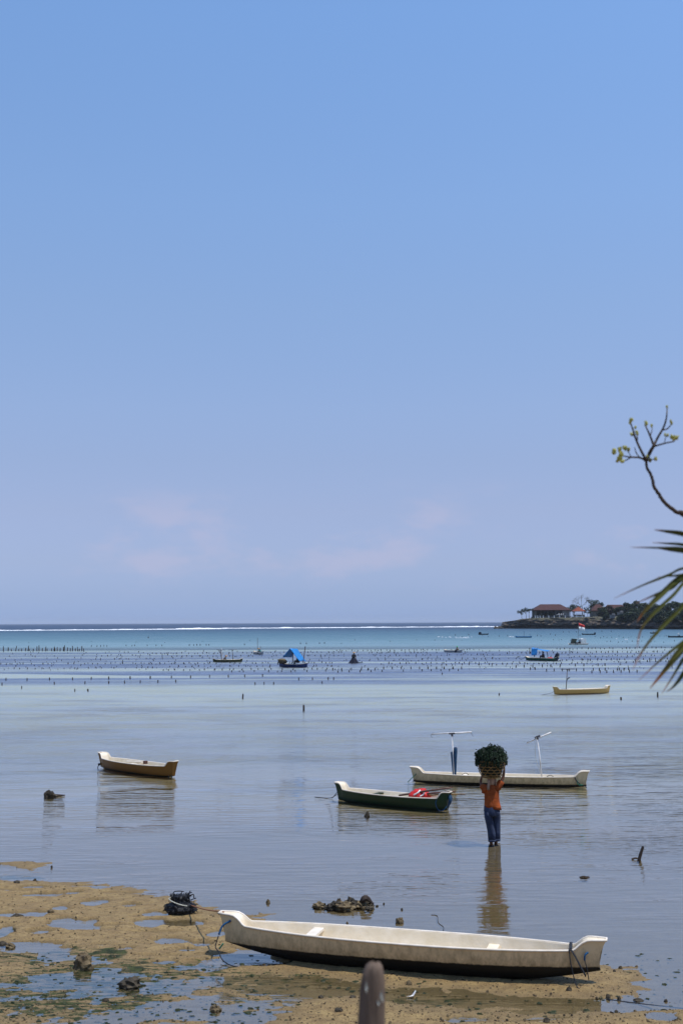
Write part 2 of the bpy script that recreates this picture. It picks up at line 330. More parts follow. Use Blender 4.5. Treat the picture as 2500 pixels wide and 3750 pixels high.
def sea_material():
    m, t, n, l, b = new_mat('sea_water'); t.nodes.remove(b); o = t.nodes['Material Output']
    g = n('ShaderNodeNewGeometry'); P = g.outputs['Position']; sp = n('ShaderNodeSeparateXYZ'); l(P, sp.inputs[0]); X, Y, Z = sp.outputs
    rip = noise_node(n, l, P, (1.1, 5.5, 1), 3, 0.5)             # small ripples, crests along the shore
    swell = noise_node(n, l, P, (0.13, 0.45, 1), 4, 0.6)
    chop = noise_node(n, l, P, (0.45, 1.7, 1), 3, 0.6, (7, 3, 0))
    patch = step_node(n, l, noise_node(n, l, P, (0.10, 0.22, 1), 4, 0.6), 0.38, 0.66, 0.35, 1.5)   # cat's paws of wind
    a1 = y_ramp(t, n, l, Y, [(12, 0.12), (18, 0.30), (22, 0.50), (27, 0.70), (34, 0.9), (42, 0.7), (55, 1.0), (110, 1.0)])
    a1 = math_node(n, l, 'MULTIPLY', math_node(n, l, 'MULTIPLY', a1, patch), 0.044)
    a2 = y_ramp(t, n, l, Y, [(14, 0.0), (38, 0.03), (75, 0.6), (150, 1.0), (900, 1.0)])
    a2 = math_node(n, l, 'MULTIPLY', a2, 0.40)
    a3 = y_ramp(t, n, l, Y, [(14, 0.03), (24, 0.06), (30, 0.16), (38, 0.6), (55, 1.0), (200, 1.0)])
    a3 = math_node(n, l, 'MULTIPLY', math_node(n, l, 'MULTIPLY', a3, patch), 0.20)
    H = math_node(n, l, 'ADD', math_node(n, l, 'ADD', math_node(n, l, 'MULTIPLY', rip, a1), math_node(n, l, 'MULTIPLY', swell, a2)), math_node(n, l, 'MULTIPLY', chop, a3))
    bp = n('ShaderNodeBump'); bp.inputs['Distance'].default_value = 1; bp.inputs['Strength'].default_value = 1; l(H, bp.inputs['Height'])
    fr = n('ShaderNodeFresnel'); fr.inputs[0].default_value = 1.34; l(bp.outputs[0], fr.inputs[1])
    F = math_node(n, l, 'POWER', fr.outputs[0], 0.6)
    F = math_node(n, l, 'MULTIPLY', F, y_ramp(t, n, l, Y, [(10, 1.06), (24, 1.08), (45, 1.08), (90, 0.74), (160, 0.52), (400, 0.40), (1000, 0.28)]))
    gl = n('ShaderNodeBsdfGlossy'); l(y_ramp(t, n, l, Y, [(10, 0.0), (28, 0.015), (36, 0.05), (46, 0.14), (65, 0.22), (120, 0.28), (1000, 0.3)]), gl.inputs['Roughness']); gl.inputs['Color'].default_value = (0.97, 0.97, 0.97, 1); l(bp.outputs[0], gl.inputs['Normal'])
    tr = n('ShaderNodeBsdfTransparent'); tr.inputs[0].default_value = (0.93, 0.97, 0.96, 1)
    df = n('ShaderNodeBsdfDiffuse')
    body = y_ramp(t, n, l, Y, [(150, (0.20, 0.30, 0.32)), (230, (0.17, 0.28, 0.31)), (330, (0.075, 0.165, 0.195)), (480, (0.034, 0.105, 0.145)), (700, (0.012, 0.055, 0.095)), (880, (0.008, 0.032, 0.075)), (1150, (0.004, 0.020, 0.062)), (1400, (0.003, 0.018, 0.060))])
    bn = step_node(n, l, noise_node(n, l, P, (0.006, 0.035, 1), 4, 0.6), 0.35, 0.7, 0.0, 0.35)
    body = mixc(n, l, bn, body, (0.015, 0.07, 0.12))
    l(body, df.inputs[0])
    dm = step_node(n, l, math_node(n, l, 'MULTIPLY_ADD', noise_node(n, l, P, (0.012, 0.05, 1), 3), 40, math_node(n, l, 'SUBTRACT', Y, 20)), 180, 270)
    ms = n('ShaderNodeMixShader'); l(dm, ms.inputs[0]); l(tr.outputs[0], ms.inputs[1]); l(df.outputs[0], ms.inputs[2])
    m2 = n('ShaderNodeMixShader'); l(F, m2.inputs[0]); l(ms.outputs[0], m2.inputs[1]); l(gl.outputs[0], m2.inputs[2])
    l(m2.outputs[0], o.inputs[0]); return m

# ------------------------------------------------------------------ ground
def W2(poly): return np.array([at(x, y)[:2] for x, y in poly])
MAIN = [(-900, 3215), (-300, 3222), (0, 3226), (150, 3228), (300, 3236), (400, 3246), (513, 3259), (505, 3268), (536, 3285), (590, 3286), (640, 3286), (700, 3306), (722, 3322), (807, 3343),
        (846, 3345), (893, 3353), (962, 3355), (992, 3372), (1055, 3380), (1125, 3386), (1178, 3396), (1244, 3409), (1291, 3416), (1418, 3416), (1433, 3427), (1590, 3443), (1610, 3434), (1640, 3452), (1750, 3480), (2000, 3528), (2140, 3540),
        (2218, 3547), (2309, 3556), (2340, 3579), (2350, 3600), (2332, 3622), (2283, 3644), (2206, 3660), (2130, 3657), (2015, 3650), (1900, 3644), (1678, 3616), (1487, 3607), (1423, 3618), (1296, 3590), (1180, 3575),
        (1060, 3567), (900, 3575), (800, 3570), (660, 3572), (505, 3560), (390, 3509), (218, 3480), (0, 3452), (-300, 3440), (-900, 3430)]
LOW = [(1000, 3780), (1060, 3700), (1113, 3668), (1200, 3655), (1330, 3652), (1420, 3664), (1500, 3680), (1583, 3700), (1700, 3708), (1900, 3712), (2200, 3716), (2300, 3712), (2400, 3700), (2500, 3690), (3200, 3680), (3200, 4600), (900, 4600)]
LEFT1 = [(-400, 3470), (40, 3480), (120, 3495), (150, 3530), (90, 3575), (110, 3600), (-400, 3610)]
LEFT2 = [(-400, 3618), (130, 3640), (330, 3660), (430, 3680), (380, 3708), (230, 3720), (60, 3738), (-400, 3760)]
ISLE = [(5, 3163), (60, 3156), (100, 3157), (165, 3164), (132, 3176), (105, 3186), (80, 3173)]
PUD = [(123, 3251, 36, 4), (152, 3280, 60, 6), (344, 3308, 42, 8), (218, 3324, 38, 7), (367, 3252, 25, 4), (264, 3271, 32, 5), (476, 3317, 30, 6), (86, 3348, 92, 9), (247, 3377, 60, 13), (327, 3377, 27, 9),
       (551, 3384, 48, 13), (655, 3382, 75, 9), (152, 3411, 38, 7), (631, 3446, 58, 10), (373, 3459, 44, 9), (459, 3475, 27, 5), (792, 3423, 34, 13), (740, 3460, 30, 8), (608, 3523, 45, 7), (746, 3538, 85, 16), (905, 3522, 120, 15),
       (850, 3505, 30, 10), (10, 3417, 28, 15), (115, 3466, 90, 13), (2430, 3727, 50, 14), (560, 3345, 40, 5), (680, 3480, 40, 6), (1010, 3372, 30, 8), (1700, 3735, 60, 6)]
def signed(poly, x, y):
    p = W2(poly); q = np.roll(p, -1, 0); inside = np.zeros(x.shape, bool); d2 = np.full(x.shape, 1e9)
    for (ax, ay), (bx, by) in zip(p, q):
        c = ((ay > y) != (by > y)) & (x < (bx-ax)*(y-ay)/(by-ay+1e-12)+ax); inside ^= c
        dx, dy = bx-ax, by-ay; t = np.clip(((x-ax)*dx+(y-ay)*dy)/(dx*dx+dy*dy+1e-12), 0, 1)
        d2 = np.minimum(d2, (x-ax-t*dx)**2+(y-ay-t*dy)**2)
    return np.where(inside, 1, -1)*np.sqrt(d2)
def ground_height(x, y, full=True):
    wob = 0.05+0.22*fbm(x*1.7, y*1.7, 5, 4)+0.20*fbm(x*6, y*7, 9, 3)
    h = np.where(y < 40, -0.075, -0.12)-0.0*y
    for poly, top in ((MAIN, 0.034), (LOW, 0.034), (LEFT1, 0.016), (LEFT2, 0.005), (ISLE, 0.018)):
        s = signed(poly, x, y)+wob
        h = np.maximum(h, np.where(s > 0, np.minimum(top, 0.004+s*0.07), np.maximum(-0.075, s*0.035)))
    for cx, cy, rx, ry in PUD:
        c = at(cx, cy); ex = 1.2*(at(cx+rx, cy)-c).length; ey = 1.45*(at(cx, cy-ry)-at(cx, cy+ry)).length/2
        r = ((x-c.x)/ex)**2+((y-c.y)/ey)**2+2.6*fbm(x*1.6, y*4.5, 21, 4)
        h = h-0.075*npstep(1.25, 0.45, r)
    h = h-0.05*npstep(.13, .24, fbm(x*.7, y*3.4, 41, 4))*(h > -.02)
    # the pools at the lower left: lumps of sand and weed just breaking the surface
    c = at(350, 3640); zone = npstep(1.5, 0.6, ((x-c.x)/2.9)**2+((y-c.y)/1.9)**2)
    h = np.maximum(h, zone*(-0.009+0.085*fbm(x*1.8, y*5.5, 33, 4))+(1-zone)*-0.2)
    h = h+0.020*fbm(x*2.2, y*4.2, 3, 3)*(h > -0.06)+0.026*fbm(x*8, y*12, 13, 3)*(h > -0.05)
    bank = npstep(10.8, 3.0, y)*2.75                                  # the bank the photograph was taken from
    h = np.where(y < 11, np.maximum(h, 0.02)*npstep(2, 11, y)+bank+0.03*fbm(x*1.5, y*1.5, 8, 3), h)
    return h
def h_at(p):
    return float(ground_height(np.array([p[0]]), np.array([p[1]]))[0])
def build_ground():
    xs = np.concatenate([[-7000, -3000, -1000, -300, -90, -40, -20, -13], np.arange(-9.5, 9.51, 0.045), [13, 20, 40, 90, 300, 1000, 3000, 7000]])
    ys = np.concatenate([[-60, -20, -6, -2], np.arange(0, 11.5, 0.35), np.arange(11.6, 24.5, 0.05), np.arange(24.6, 30, 0.2), [31, 33, 36, 40, 50, 70, 100, 150, 210, 300, 420, 600, 900, 2000, 6000, 13000]])
    Xg, Yg = np.meshgrid(xs, ys); x = Xg.ravel(); y = Yg.ravel()
    z = ground_height(x, y)
    z = np.where(y > 210, np.maximum(-6, -0.12-(y-210)*0.02), z)
    z = np.where((np.abs(x) > 12) & (y < 24) & (y > 8), np.minimum(z, 0.03), z)
    nx, ny = len(xs), len(ys)
    idx = np.arange(nx*ny).reshape(ny, nx)
    f = np.stack([idx[:-1, :-1], idx[:-1, 1:], idx[1:, 1:], idx[1:, :-1]], -1).reshape(-1, 4)
    me = bpy.data.meshes.new('beach'); me.from_pydata(np.stack([x, y, z], 1).tolist(), [], f.tolist())
    # where green weed grows
    a = np.zeros(len(x))
    for cx, cy, rx, ry, k in [(560, 3560, 400, 55, .75), (300, 3620, 460, 130, .8), (170, 3500, 260, 45, .7), (1000, 3590, 330, 40, .6), (1600, 3665, 260, 22, .7), (900, 3640, 260, 50, .55), (60, 3212, 130, 12, .9), (390, 3500, 90, 25, .95), (30, 3415, 60, 25, .6)]:
        c = at(cx, cy); ex = (at(cx+rx, cy)-c).length; ey = (at(cx, cy-ry)-at(cx, cy+ry)).length/2
        a = np.maximum(a, k*npstep(1.2, 0.3, ((x-c.x)/ex)**2+((y-c.y)/ey)**2))
    at_ = me.attributes.new('algae', 'FLOAT', 'POINT'); at_.data.foreach_set('value', a.astype(np.float32))
    me.polygons.foreach_set('use_smooth', [True]*len(me.polygons)); me.materials.append(ground_material()); me.update()
    o = bpy.data.objects.new('beach', me); COL.objects.link(o); o['kind'] = 'structure'
build_ground()
sea = MB()
sxs = [-7000, -2500, -800, -150, -30, 0, 30, 150, 800, 2500, 7000]; sys_ = [9.5, 15, 22, 30, 45, 70, 120, 250, 600, 1500, 5000, 13000]
sea.loft([[Vector((x, y, 0)) for x in sxs] for y in sys_], closed=False, caps=False).build('sea', sea_material(), kind='structure')

hz = MB(); hz.box((0, 6450, 10), (14400, 13300, 36)); hm = bpy.data.materials.new('thin_sea_air'); hm.use_nodes = True; ht = hm.node_tree; ht.nodes.remove(ht.nodes['Principled BSDF'])
pv = ht.nodes.new('ShaderNodeVolumePrincipled'); pv.inputs['Color'].default_value = (0.80, 0.88, 1.0, 1); pv.inputs['Density'].default_value = 0.00005; pv.inputs['Anisotropy'].default_value = 0.0
ht.links.new(pv.outputs[0], ht.nodes['Material Output'].inputs['Volume'])
hz.build('haze', hm, kind='stuff')
# ------------------------------------------------------------------ breaking waves on the reef
def surf(pts, h0, wid, seed):
    P = spline([far(x, y, D) for x, y, D in pts], 40); rings = []
    for i, p in enumerate(P):
        k = abs(mnoise.fractal(Vector((i*0.11, seed, 0)), 1, 2, 4)); k2 = mnoise.noise(Vector((i*0.045, seed+9, 1)))
        end = min(1, i/12, (len(P)-1-i)/12)
        h = (h0*(0.45+1.0*k+0.35*max(0, k2)))*end+0.02; ww = wid*(0.6+0.5*abs(k2))
        rings.append([Vector((p.x+mnoise.noise(Vector((i*.3, j, seed)))*1.2, p.y+(q-.3)*ww+mnoise.noise(Vector((i*.4, j*2, seed)))*1.0, max(-0.05, h*s+mnoise.noise(Vector((i*.6, j*1.3, seed)))*0.22*h)))
                      for j, (q, s) in enumerate([(-1.4, -.05), (-.7, .22), (-.25, .5), (0, .95), (.2, 1.0), (.5, .55), (1.0, -.05)])])
    m = MB(); m.loft(rings, closed=False, caps=False)
    return m.build('breaking_wave', M['foam'], smooth=True, kind='structure')
surf([(-200, 2309, 830), (150, 2308.5, 850), (420, 2307, 880), (700, 2305.5, 930), (830, 2305, 960)], 0.62, 6, 1.0)
surf([(640, 2303, 985), (720, 2301.5, 1010), (1000, 2300.5, 1040), (1400, 2298.5, 1090), (1700, 2296.5, 1130), (1860, 2295.5, 1150)], 0.72, 7, 5.0)

# ------------------------------------------------------------------ headland
def cliff_material():
    m, t, n, l, b = new_mat('cliff_rock')
    g = n('ShaderNodeNewGeometry'); P = g.outputs['Position']; sp = n('ShaderNodeSeparateXYZ'); l(P, sp.inputs[0])
    a = noise_node(n, l, P, (0.05, 0.05, 0.55), 6, 0.65); c = noise_node(n, l, P, (0.35, 0.35, 0.9), 6, 0.7)
    r = n('ShaderNodeValToRGB'); l(math_node(n, l, 'MULTIPLY_ADD', c, 0.5, math_node(n, l, 'MULTIPLY', a, 0.5)), r.inputs[0])
    e = r.color_ramp.elements; e[0].position = .40; e[0].color = (0.030, 0.024, 0.020, 1); e[1].position = .62; e[1].color = (0.22, 0.165, 0.115, 1)
    x = e.new(.51); x.color = (0.10, 0.075, 0.052, 1)
    nz = n('ShaderNodeSeparateXYZ'); l(g.outputs['Normal'], nz.inputs[0])
    gm = math_node(n, l, 'MULTIPLY', step_node(n, l, nz.outputs[2], 0.45, 0.8), step_node(n, l, math_node(n, l, 'MULTIPLY_ADD', c, 3, sp.outputs[2]), 6.2, 8.2))
    l(mixc(n, l, gm, r.outputs[0], mixc(n, l, step_node(n, l, c, .4, .6), (0.045, 0.050, 0.024), (0.10, 0.085, 0.045))), b.inputs['Base Color']); b.inputs['Roughness'].default_value = 0.9
    bp = n('ShaderNodeBump'); bp.inputs['Distance'].default_value = 1.0; l(c, bp.inputs['Height']); l(bp.outputs[0], b.inputs['Normal'])
    return m
def fD(px): return 825+(px-1835)*(676-825)/(2500-1835) if px < 2500 else 676-(px-2500)*0.35
TOPP = [(1833, 2293), (1838, 2278), (1860, 2275), (1885, 2271.6), (1907, 2266.5), (1956, 2264), (2060, 2263), (2179, 2262), (2210, 2266), (2240, 2262), (2290, 2268), (2340, 2276), (2420, 2280), (2500, 2282), (2900, 2280)]
HILL = [(1833, 0), (1907, 0.3), (1956, 0.5), (2100, 0.8), (2200, 1.2), (2300, 1.6), (2400, 2.5), (2500, 3), (2900, 4)]
def interp(tab, x): return float(np.interp(x, [a for a, _ in tab], [b for _, b in tab]))
rings = []
cols = np.concatenate([np.arange(1833, 2520, 2.6), np.arange(2530, 2900, 12)])
prof = [(-0.4, 0.5), (-0.05, 0.7), (.0, 1.0), (.07, 2.2), (.15, 2.9), (.24, 1.8), (.33, 0.3), (.42, -0.7), (.52, -0.2), (.60, 0.5), (.68, 1.4), (.76, 1.0), (.84, 1.8), (.92, 2.0), (1.0, 2.7)]
for i, px in enumerate(cols):
    D = fD(px); f = at(px, 0, 0) if False else None
    d = ray(px, 2290); x0 = d.x/d.y*D; top = far(px, interp(TOPP, px), D).z; hill = interp(HILL, px)
    und = 0.6+1.2*sstep(.3, .7, vn) if (vn := 0.5+0.5*mnoise.noise(Vector((px*.013, 3, 0)))) >= 0 else 1
    side = 1-sstep(1834, 1846, px)
    col = []
    for j, (s, dep) in enumerate(prof):
        z = s*top if s > 0 else s
        nn = mnoise.fractal(Vector((px*.045, z*.7, 2.0)), 1, 2, 5)
        n2 = mnoise.noise(Vector((px*.018, z*0.25, 9)))
        dd = dep*und+2.3*nn+3.2*n2
        col.append(Vector((x0+(dd+side*4)*.22, D+dd+side*8, z+(0.35*nn if 0 < s < 1 else 0))))
    for dep, k in ((6, .05), (14, .15), (28, .4), (50, .75), (85, 1.0), (140, 1.0), (200, .4), (240, -.3)):
        nn = mnoise.fractal(Vector((px*.03, dep*.06, 4)), 1, 2, 4)
        col.append(Vector((x0+dep*.3, D+dep+side*8, top+hill*k+nn*0.5 if k >= 0 else -3)))
    rings.append(col)
hd = MB(); hd.loft(rings, closed=False, caps=False); hd.build('headland', cliff_material(), kind='structure')
r = MB()
for k, (px, py, w, h) in enumerate([(1819, 2297, 2.6, 1.6), (1827, 2299, 2.4, 1.9), (1833, 2299, 2.0, 1.2)]):
    p = far(px, 2302, 822); r.blob((p.x, p.y, 0), (w, 2.2, h), k+3, .5, 2)
r.build('rock_shelf', M['rock'], kind='structure')
SPL = MB()
for k in range(9):
    p = far(1824+k*1.6, 2300, 832); SPL.blob((p.x, p.y, .3), (1.0, .9, .7+.9*random.random()), k, .5, 1)
SPL.build('wave_splash', M['foam'], kind='stuff')

def hip_roof(x0, x1, y0, y1, ze, zr, ridge, mi=0, thick=.25):
    """closed hipped roof, eaves z ze, ridge z zr; ridge = inset at each end"""
    m = MB(); ym = (y0+y1)/2
    a = [Vector((x0, y0, ze)), Vector((x1, y0, ze)), Vector((x1, y1, ze)), Vector((x0, y1, ze))]
    b = [v-Vector((0, 0, thick)) for v in a]; r0 = Vector((x0+ridge, ym, zr)); r1 = Vector((x1-ridge, ym, zr))
    c0 = a[0].lerp(r0, .5)-Vector((0, 0, (zr-ze)*.05)); 
    m.add(a+b+[r0, r1], [(0, 1, 9, 8), (1, 2, 9), (2, 3, 8, 9), (3, 0, 8), (4, 5, 1, 0), (5, 6, 2, 1), (6, 7, 3, 2), (7, 4, 0, 3), (7, 6, 5, 4)])
    return m
def L2(px, py, D): return far(px, py, D)
D0 = 822
g0 = far(2020, 2259, D0).z
hl, hr = far(1952, 2234, D0), far(2090, 2234, D0); rz_ = far(2020, 2212.7, D0+8).z; ez = hl.z
house = empty('villa', (0, 0, 0), 0, 'large open villa with a dark red hipped roof and white walls on the headland', 'villa')
ov = 1.6
hip_roof(hl.x, hr.x, D0-1, D0+17, ez, rz_, 6.4).build('roof', M['tile_dark'], house)
w = MB(); w.box(((hl.x+hr.x)/2, D0+8, g0-.6), (hr.x-hl.x-1.6, 16, 1.6)); w.build('floor_slab', M['wall_grey'], house)
def wallbox(name, xa, xb, ya, yb, za, zb, mt, par):
    return MB().box(((xa+xb)/2, (ya+yb)/2, (za+zb)/2), (abs(xb-xa), abs(yb-ya), zb-za)).build(name, mt, par)
px2x = lambda px: far(px, 2250, D0).x
zt = ez-.3
wallbox('wall', px2x(2062), px2x(2084), D0+.6, D0+14, g0+.2, zt, M['wall_cream'], house)
wallbox('wall', px2x(1956), px2x(2060), D0+11, D0+11.4, g0+.2, zt, M['wall_cream'], house)
wallbox('wall', px2x(1957), px2x(1967), D0+4, D0+4.4, g0+.2, zt, M['wall_cream'], house)
wallbox('partition', px2x(1970), px2x(2061), D0+6, D0+6.3, g0+.2, zt-.4, M['glass_dark'], house)
for px in (1955, 1980, 2005, 2034, 2060, 2086):
    wallbox('column', px2x(px)-.22, px2x(px)+.22, D0+.3, D0+.75, g0+.2, zt, M['wall_cream'] if px > 2050 else M['wall_grey'], house)
kiosk = empty('pavilion', (0, 0, 0), 0, 'small open pavilion with a bright orange pyramid roof beside the villa', 'pavilion')
kl, kr = far(2096, 2238, 815), far(2142, 2238, 815); kz = far(2118, 2221.6, 818).z
hip_roof(kl.x, kr.x, 814, 821, kl.z, kz, (kr.x-kl.x)/2-.15).build('roof', M['tile_orange'], kiosk)
kb = far(2118, 2256, 815).z
for sx in (.12, .88):
    for sy in (815, 820): wallbox('post', kl.x+(kr.x-kl.x)*sx-.15, kl.x+(kr.x-kl.x)*sx+.15, sy-.15, sy+.15, kb-.8, kl.z-.1, M['wall_cream'], kiosk)
wallbox('parapet', kl.x+.6, kr.x-.6, 814.7, 815.0, kb-.3, kb+.9, M['wall_grey'], kiosk)
rear = empty('rear_house', (0, 0, 0), 0, 'house with a dull red roof half hidden by trees right of the orange pavilion', 'house')
ra, rb = far(2162, 2236, 838), far(2222, 2236, 838)
hip_roof(ra.x, rb.x, 836, 848, ra.z, far(2190, 2213, 842).z, 4.5).build('roof', M['tile_dark'], rear)
wallbox('wall', ra.x+1, rb.x-1, 837, 847, ra.z-6, ra.z-.3, M['wall_grey'], rear)
lng = empty('long_house', (0, 0, 0), 0, 'long low house with a straight dark red roofline behind the thicket', 'house')
ra, rb = far(2216, 2229, 850), far(2290, 2229, 850)
hip_roof(ra.x, rb.x, 848, 858, ra.z, far(2250, 2214.5, 853).z, 2.0).build('roof', M['tile_dark'], lng)
wallbox('wall', ra.x+.6, rb.x-.6, 849, 857, ra.z-6, ra.z-.3, M['wall_grey'], lng)
def hut(pxa, pxb, pyt, pyb, D, label):
    e = empty('hut', (0, 0, 0), 0, label, 'hut'); a, b = far(pxa, pyt, D), far(pxb, pyb, D); mid = (a.x+b.x)/2
    wallbox('wall', a.x+.2, b.x-.2, D, D+3, b.z-.8, a.z-.5, M['wall_cream'], e)
    wallbox('roof', a.x, b.x, D-.3, D+3.3, a.z-.5, a.z-.2, M['wall_cream'], e)
    wallbox('window', mid-.5, mid+.5, D-.03, D+.1, b.z+.4, a.z-.8, M['glass_dark'], e)
    wallbox('upper_room', mid+.1, b.x-.1, D+.3, D+2.6, a.z-.2, a.z+.7, M['wall_cream'], e)
hut(2233, 2251, 2250, 2259, 735, 'small grey white block hut on the bare slope of the headland')
hut(2261, 2281, 2240, 2247, 760, 'small pale flat roofed hut peeking out above the bushes')
# terrace wall with white posts
tw = empty('terrace_wall', (0, 0, 0), 0, 'low grey terrace wall with white posts along the cliff edge below the villa', 'wall')
ta, tb = far(1952, 2262, 817), far(2178, 2260, 800)
MB().box(((ta.x+tb.x)/2, (ta.y+tb.y)/2, ta.z-.5), ((tb.x-ta.x), .4, 2.0), Matrix.Rotation(math.atan2(tb.y-ta.y, tb.x-ta.x), 3, 'Z')).build('wall', M['wall_grey'], tw)
for X in (345, 380, 418, 470, 557, 643, 730, 820, 910, 1000, 1090, 1180):
    px = 1880+X/4.356; k = (px-1952)/(2178-1952); p = ta.lerp(tb, k); b = far(px, 2263, p.y-.4)
    q = MB(); q.box((b.x, p.y-.4, b.z+.75), (.55, .5, 1.6)); q.box((b.x, p.y-.4, b.z+1.62), (.75, .7, .14)); q.build('post', M['white_cloth'], tw)
for i, (X, lab) in enumerate([(700, 'white sun lounger furthest left on the villa terrace'), (735, 'white sun lounger in the middle of the villa terrace'), (768, 'white sun lounger nearest the white wall of the villa terrace'), (985, 'white sun lounger below the orange pavilion, left one'), (1035, 'white sun lounger below the orange pavilion, right one')]):
    b = far(1880+X/4.356, 2190+272/4.356, 819); e = empty('sun_lounger', b, .3, lab, 'sun lounger', 'sun loungers on the headland terrace')
    MB().box((0, 0, .35), (1.9, .7, .12)).build('seat', M['white_cloth'], e)
    MB().box((.95, 0, .8), (.12, .7, 1.0), Matrix.Rotation(.5, 3, 'Y')).build('backrest', M['white_cloth'], e)
    for sx in (-.8, .8): MB().box((sx, 0, .0), (.1, .6, .6)).build('leg', M['white_cloth'], e)

# trees
def leaf_clump(m, c, r, n, size, rnd):
    for _ in range(n):
        d = Vector((rnd.gauss(0, 1), rnd.gauss(0, 1), rnd.gauss(0, 1))).normalized(); q = rnd.random()**.45
        p = c+Vector((d.x*r.x*q, d.y*r.y*q, d.z*r.z*q)); s = size*(.6+.8*rnd.random())
        u = Vector((rnd.gauss(0, 1), rnd.gauss(0, 1), rnd.gauss(0, .6))).normalized(); v = u.cross(Vector((rnd.gauss(0, 1), rnd.gauss(0, 1), rnd.gauss(0, 1)))).normalized()
        m.add([p-u*s, p+v*s*.5, p+u*s, p-v*s*.5], [(0, 1, 2, 3)])
def tree(pxc, py_top, py_base, wpx, D, label, name='tree', lm='leaf_far', seed=0, flat=.75, lean=0.0, group=None, dens=1.0, trunk_show=.3, cat='tree', ls=.035):
    rnd = random.Random(seed); b = far(pxc, py_base, D); t = far(pxc, py_top, D); H = t.z-b.z; Wd = wpx*D/FPX
    e = empty(name, b, 0, label, cat, group)
    tr = MB(); top = Vector((lean*H, 0, H*.8)); fork = Vector((lean*H*.4, 0, H*trunk_show))
    r0 = max(.16, H*.025)
    tr.tube(spline([Vector((0, 0, -1.0)), fork*.5+Vector((.05*H*rnd.uniform(-1, 1), 0, 0)), fork, top*.9], 3), [r0*(1-.07*i) for i in range(10)], 6)
    nb = 5; ends = []
    for k in range(nb):
        a = 2*PI*k/nb+rnd.random(); q = Vector((lean*H+math.cos(a)*Wd*.34, math.sin(a)*Wd*.3, H*rnd.uniform(trunk_show+.22, .88))); ends.append(q)
        tr.tube(spline([fork, fork.lerp(q, .5)+Vector((0, 0, -.03*H)), q], 3), [r0*.55*(1-.12*i) for i in range(7)], 5)
    tr.build('trunk', M['bark'], e, True)
    cr = MB(); nclump = int(9*dens)+3
    for k in range(nclump):
        if k < nb: c = ends[k]
        else:
            a = rnd.random()*2*PI; q = rnd.random()**.5
            c = Vector((lean*H+math.cos(a)*Wd*.40*q, math.sin(a)*Wd*.32*q, H*(trunk_show+.12+(1-trunk_show-.2)*(rnd.random()**.7)*(1-.35*q))))
        rr = Wd*rnd.uniform(.13, .21); leaf_clump(cr, c, Vector((rr, rr, rr*flat)), int(70*dens), max(.28, Wd*ls), rnd)
    c = Vector((lean*H, 0, H*.86)); leaf_clump(cr, c, Vector((Wd*.24, Wd*.2, H*.13)), int(80*dens), max(.28, Wd*ls), rnd)
    cr.build('crown', M[lm], e, kind='stuff')
    return e
tree(1911, 2230, 2266, 30, 822, 'leftmost windswept shore tree at the tip of the headland leaning seaward', lean=-.12, seed=1, dens=.8, trunk_show=.35)
tree(1924, 2223, 2265, 32, 826, 'tallest of the thin shore trees left of the villa, flat topped', seed=2, dens=.8, trunk_show=.42, flat=.5)
tree(1938, 2228, 2265, 26, 823, 'slender shore tree with bare leaning trunk, second to the left of the villa', lean=-.1, seed=3, dens=.6, trunk_show=.55, flat=.5)
tree(1950, 2226, 2264, 24, 829, 'slender shore tree with thin crown touching the left eave of the villa', seed=4, dens=.6, trunk_show=.55, flat=.5)
tree(1976, 2236, 2260, 30, 826, 'dense green bush tree under the left half of the villa roof', seed=5, trunk_show=.1, name='bush', cat='bush')
tree(2010, 2238, 2260, 28, 825.5, 'dense green bush under the middle of the villa roof', seed=6, trunk_show=.1, name='bush', cat='bush')
tree(2100, 2213, 2252, 60, 850, 'wide dark tree behind the gap between the villa and the orange pavilion', seed=7, dens=1.3, trunk_show=.2)
tree(2182, 2196, 2246, 62, 856, 'tall dark round crowned tree rising behind the orange pavilion', seed=8, dens=1.5, trunk_show=.25)
tree(2150, 2222, 2254, 30, 826, 'dark small tree directly right of the orange pavilion roof', seed=9, trunk_show=.15)
# bare tree
def bare_tree():
    rnd = random.Random(5); D = 862; b = far(2130, 2246, D); t = far(2130, 2190, D); H = t.z-b.z
    e = empty('bare_tree', b, 0, 'grey leafless tree with a wide fine twigged crown behind the villa', 'tree'); tr = MB(); tw = MB()
    tr.tube(spline([(0, 0, -1), (.3, 0, H*.25), (-.2, 0, H*.5)], 4), [.34, .33, .32, .3, .29, .28, .27, .26, .25], 6)
    def br(p, d, ln, r, lev):
        q = p+d*ln; (tr if lev < 2 else tw).tube([p, p.lerp(q, .5)+Vector((rnd.uniform(-.1, .1), rnd.uniform(-.1, .1), rnd.uniform(-.05, .1)))*ln, q], [r, r*.8, r*.6], 4)
        if lev < 4:
            for _ in range(3 if lev else 4):
                br(q, (d+Vector((rnd.uniform(-.9, .9), rnd.uniform(-.7, .7), rnd.uniform(-.35, .55)))).normalized(), ln*rnd.uniform(.55, .75), r*.58, lev+1)
    for k in range(5):
        a = -1.15+k*.58; br(Vector((-.2, 0, H*.46)), Vector((math.sin(a)*1.15, rnd.uniform(-.3, .3), .62)).normalized(), H*.30, .13, 0)
    tr.build('trunk', M['bare'], e); tw.build('twigs', M['bare'], e, kind='stuff')
bare_tree()
TH = 'dark green thicket tree on the slope to the right of the headland houses'
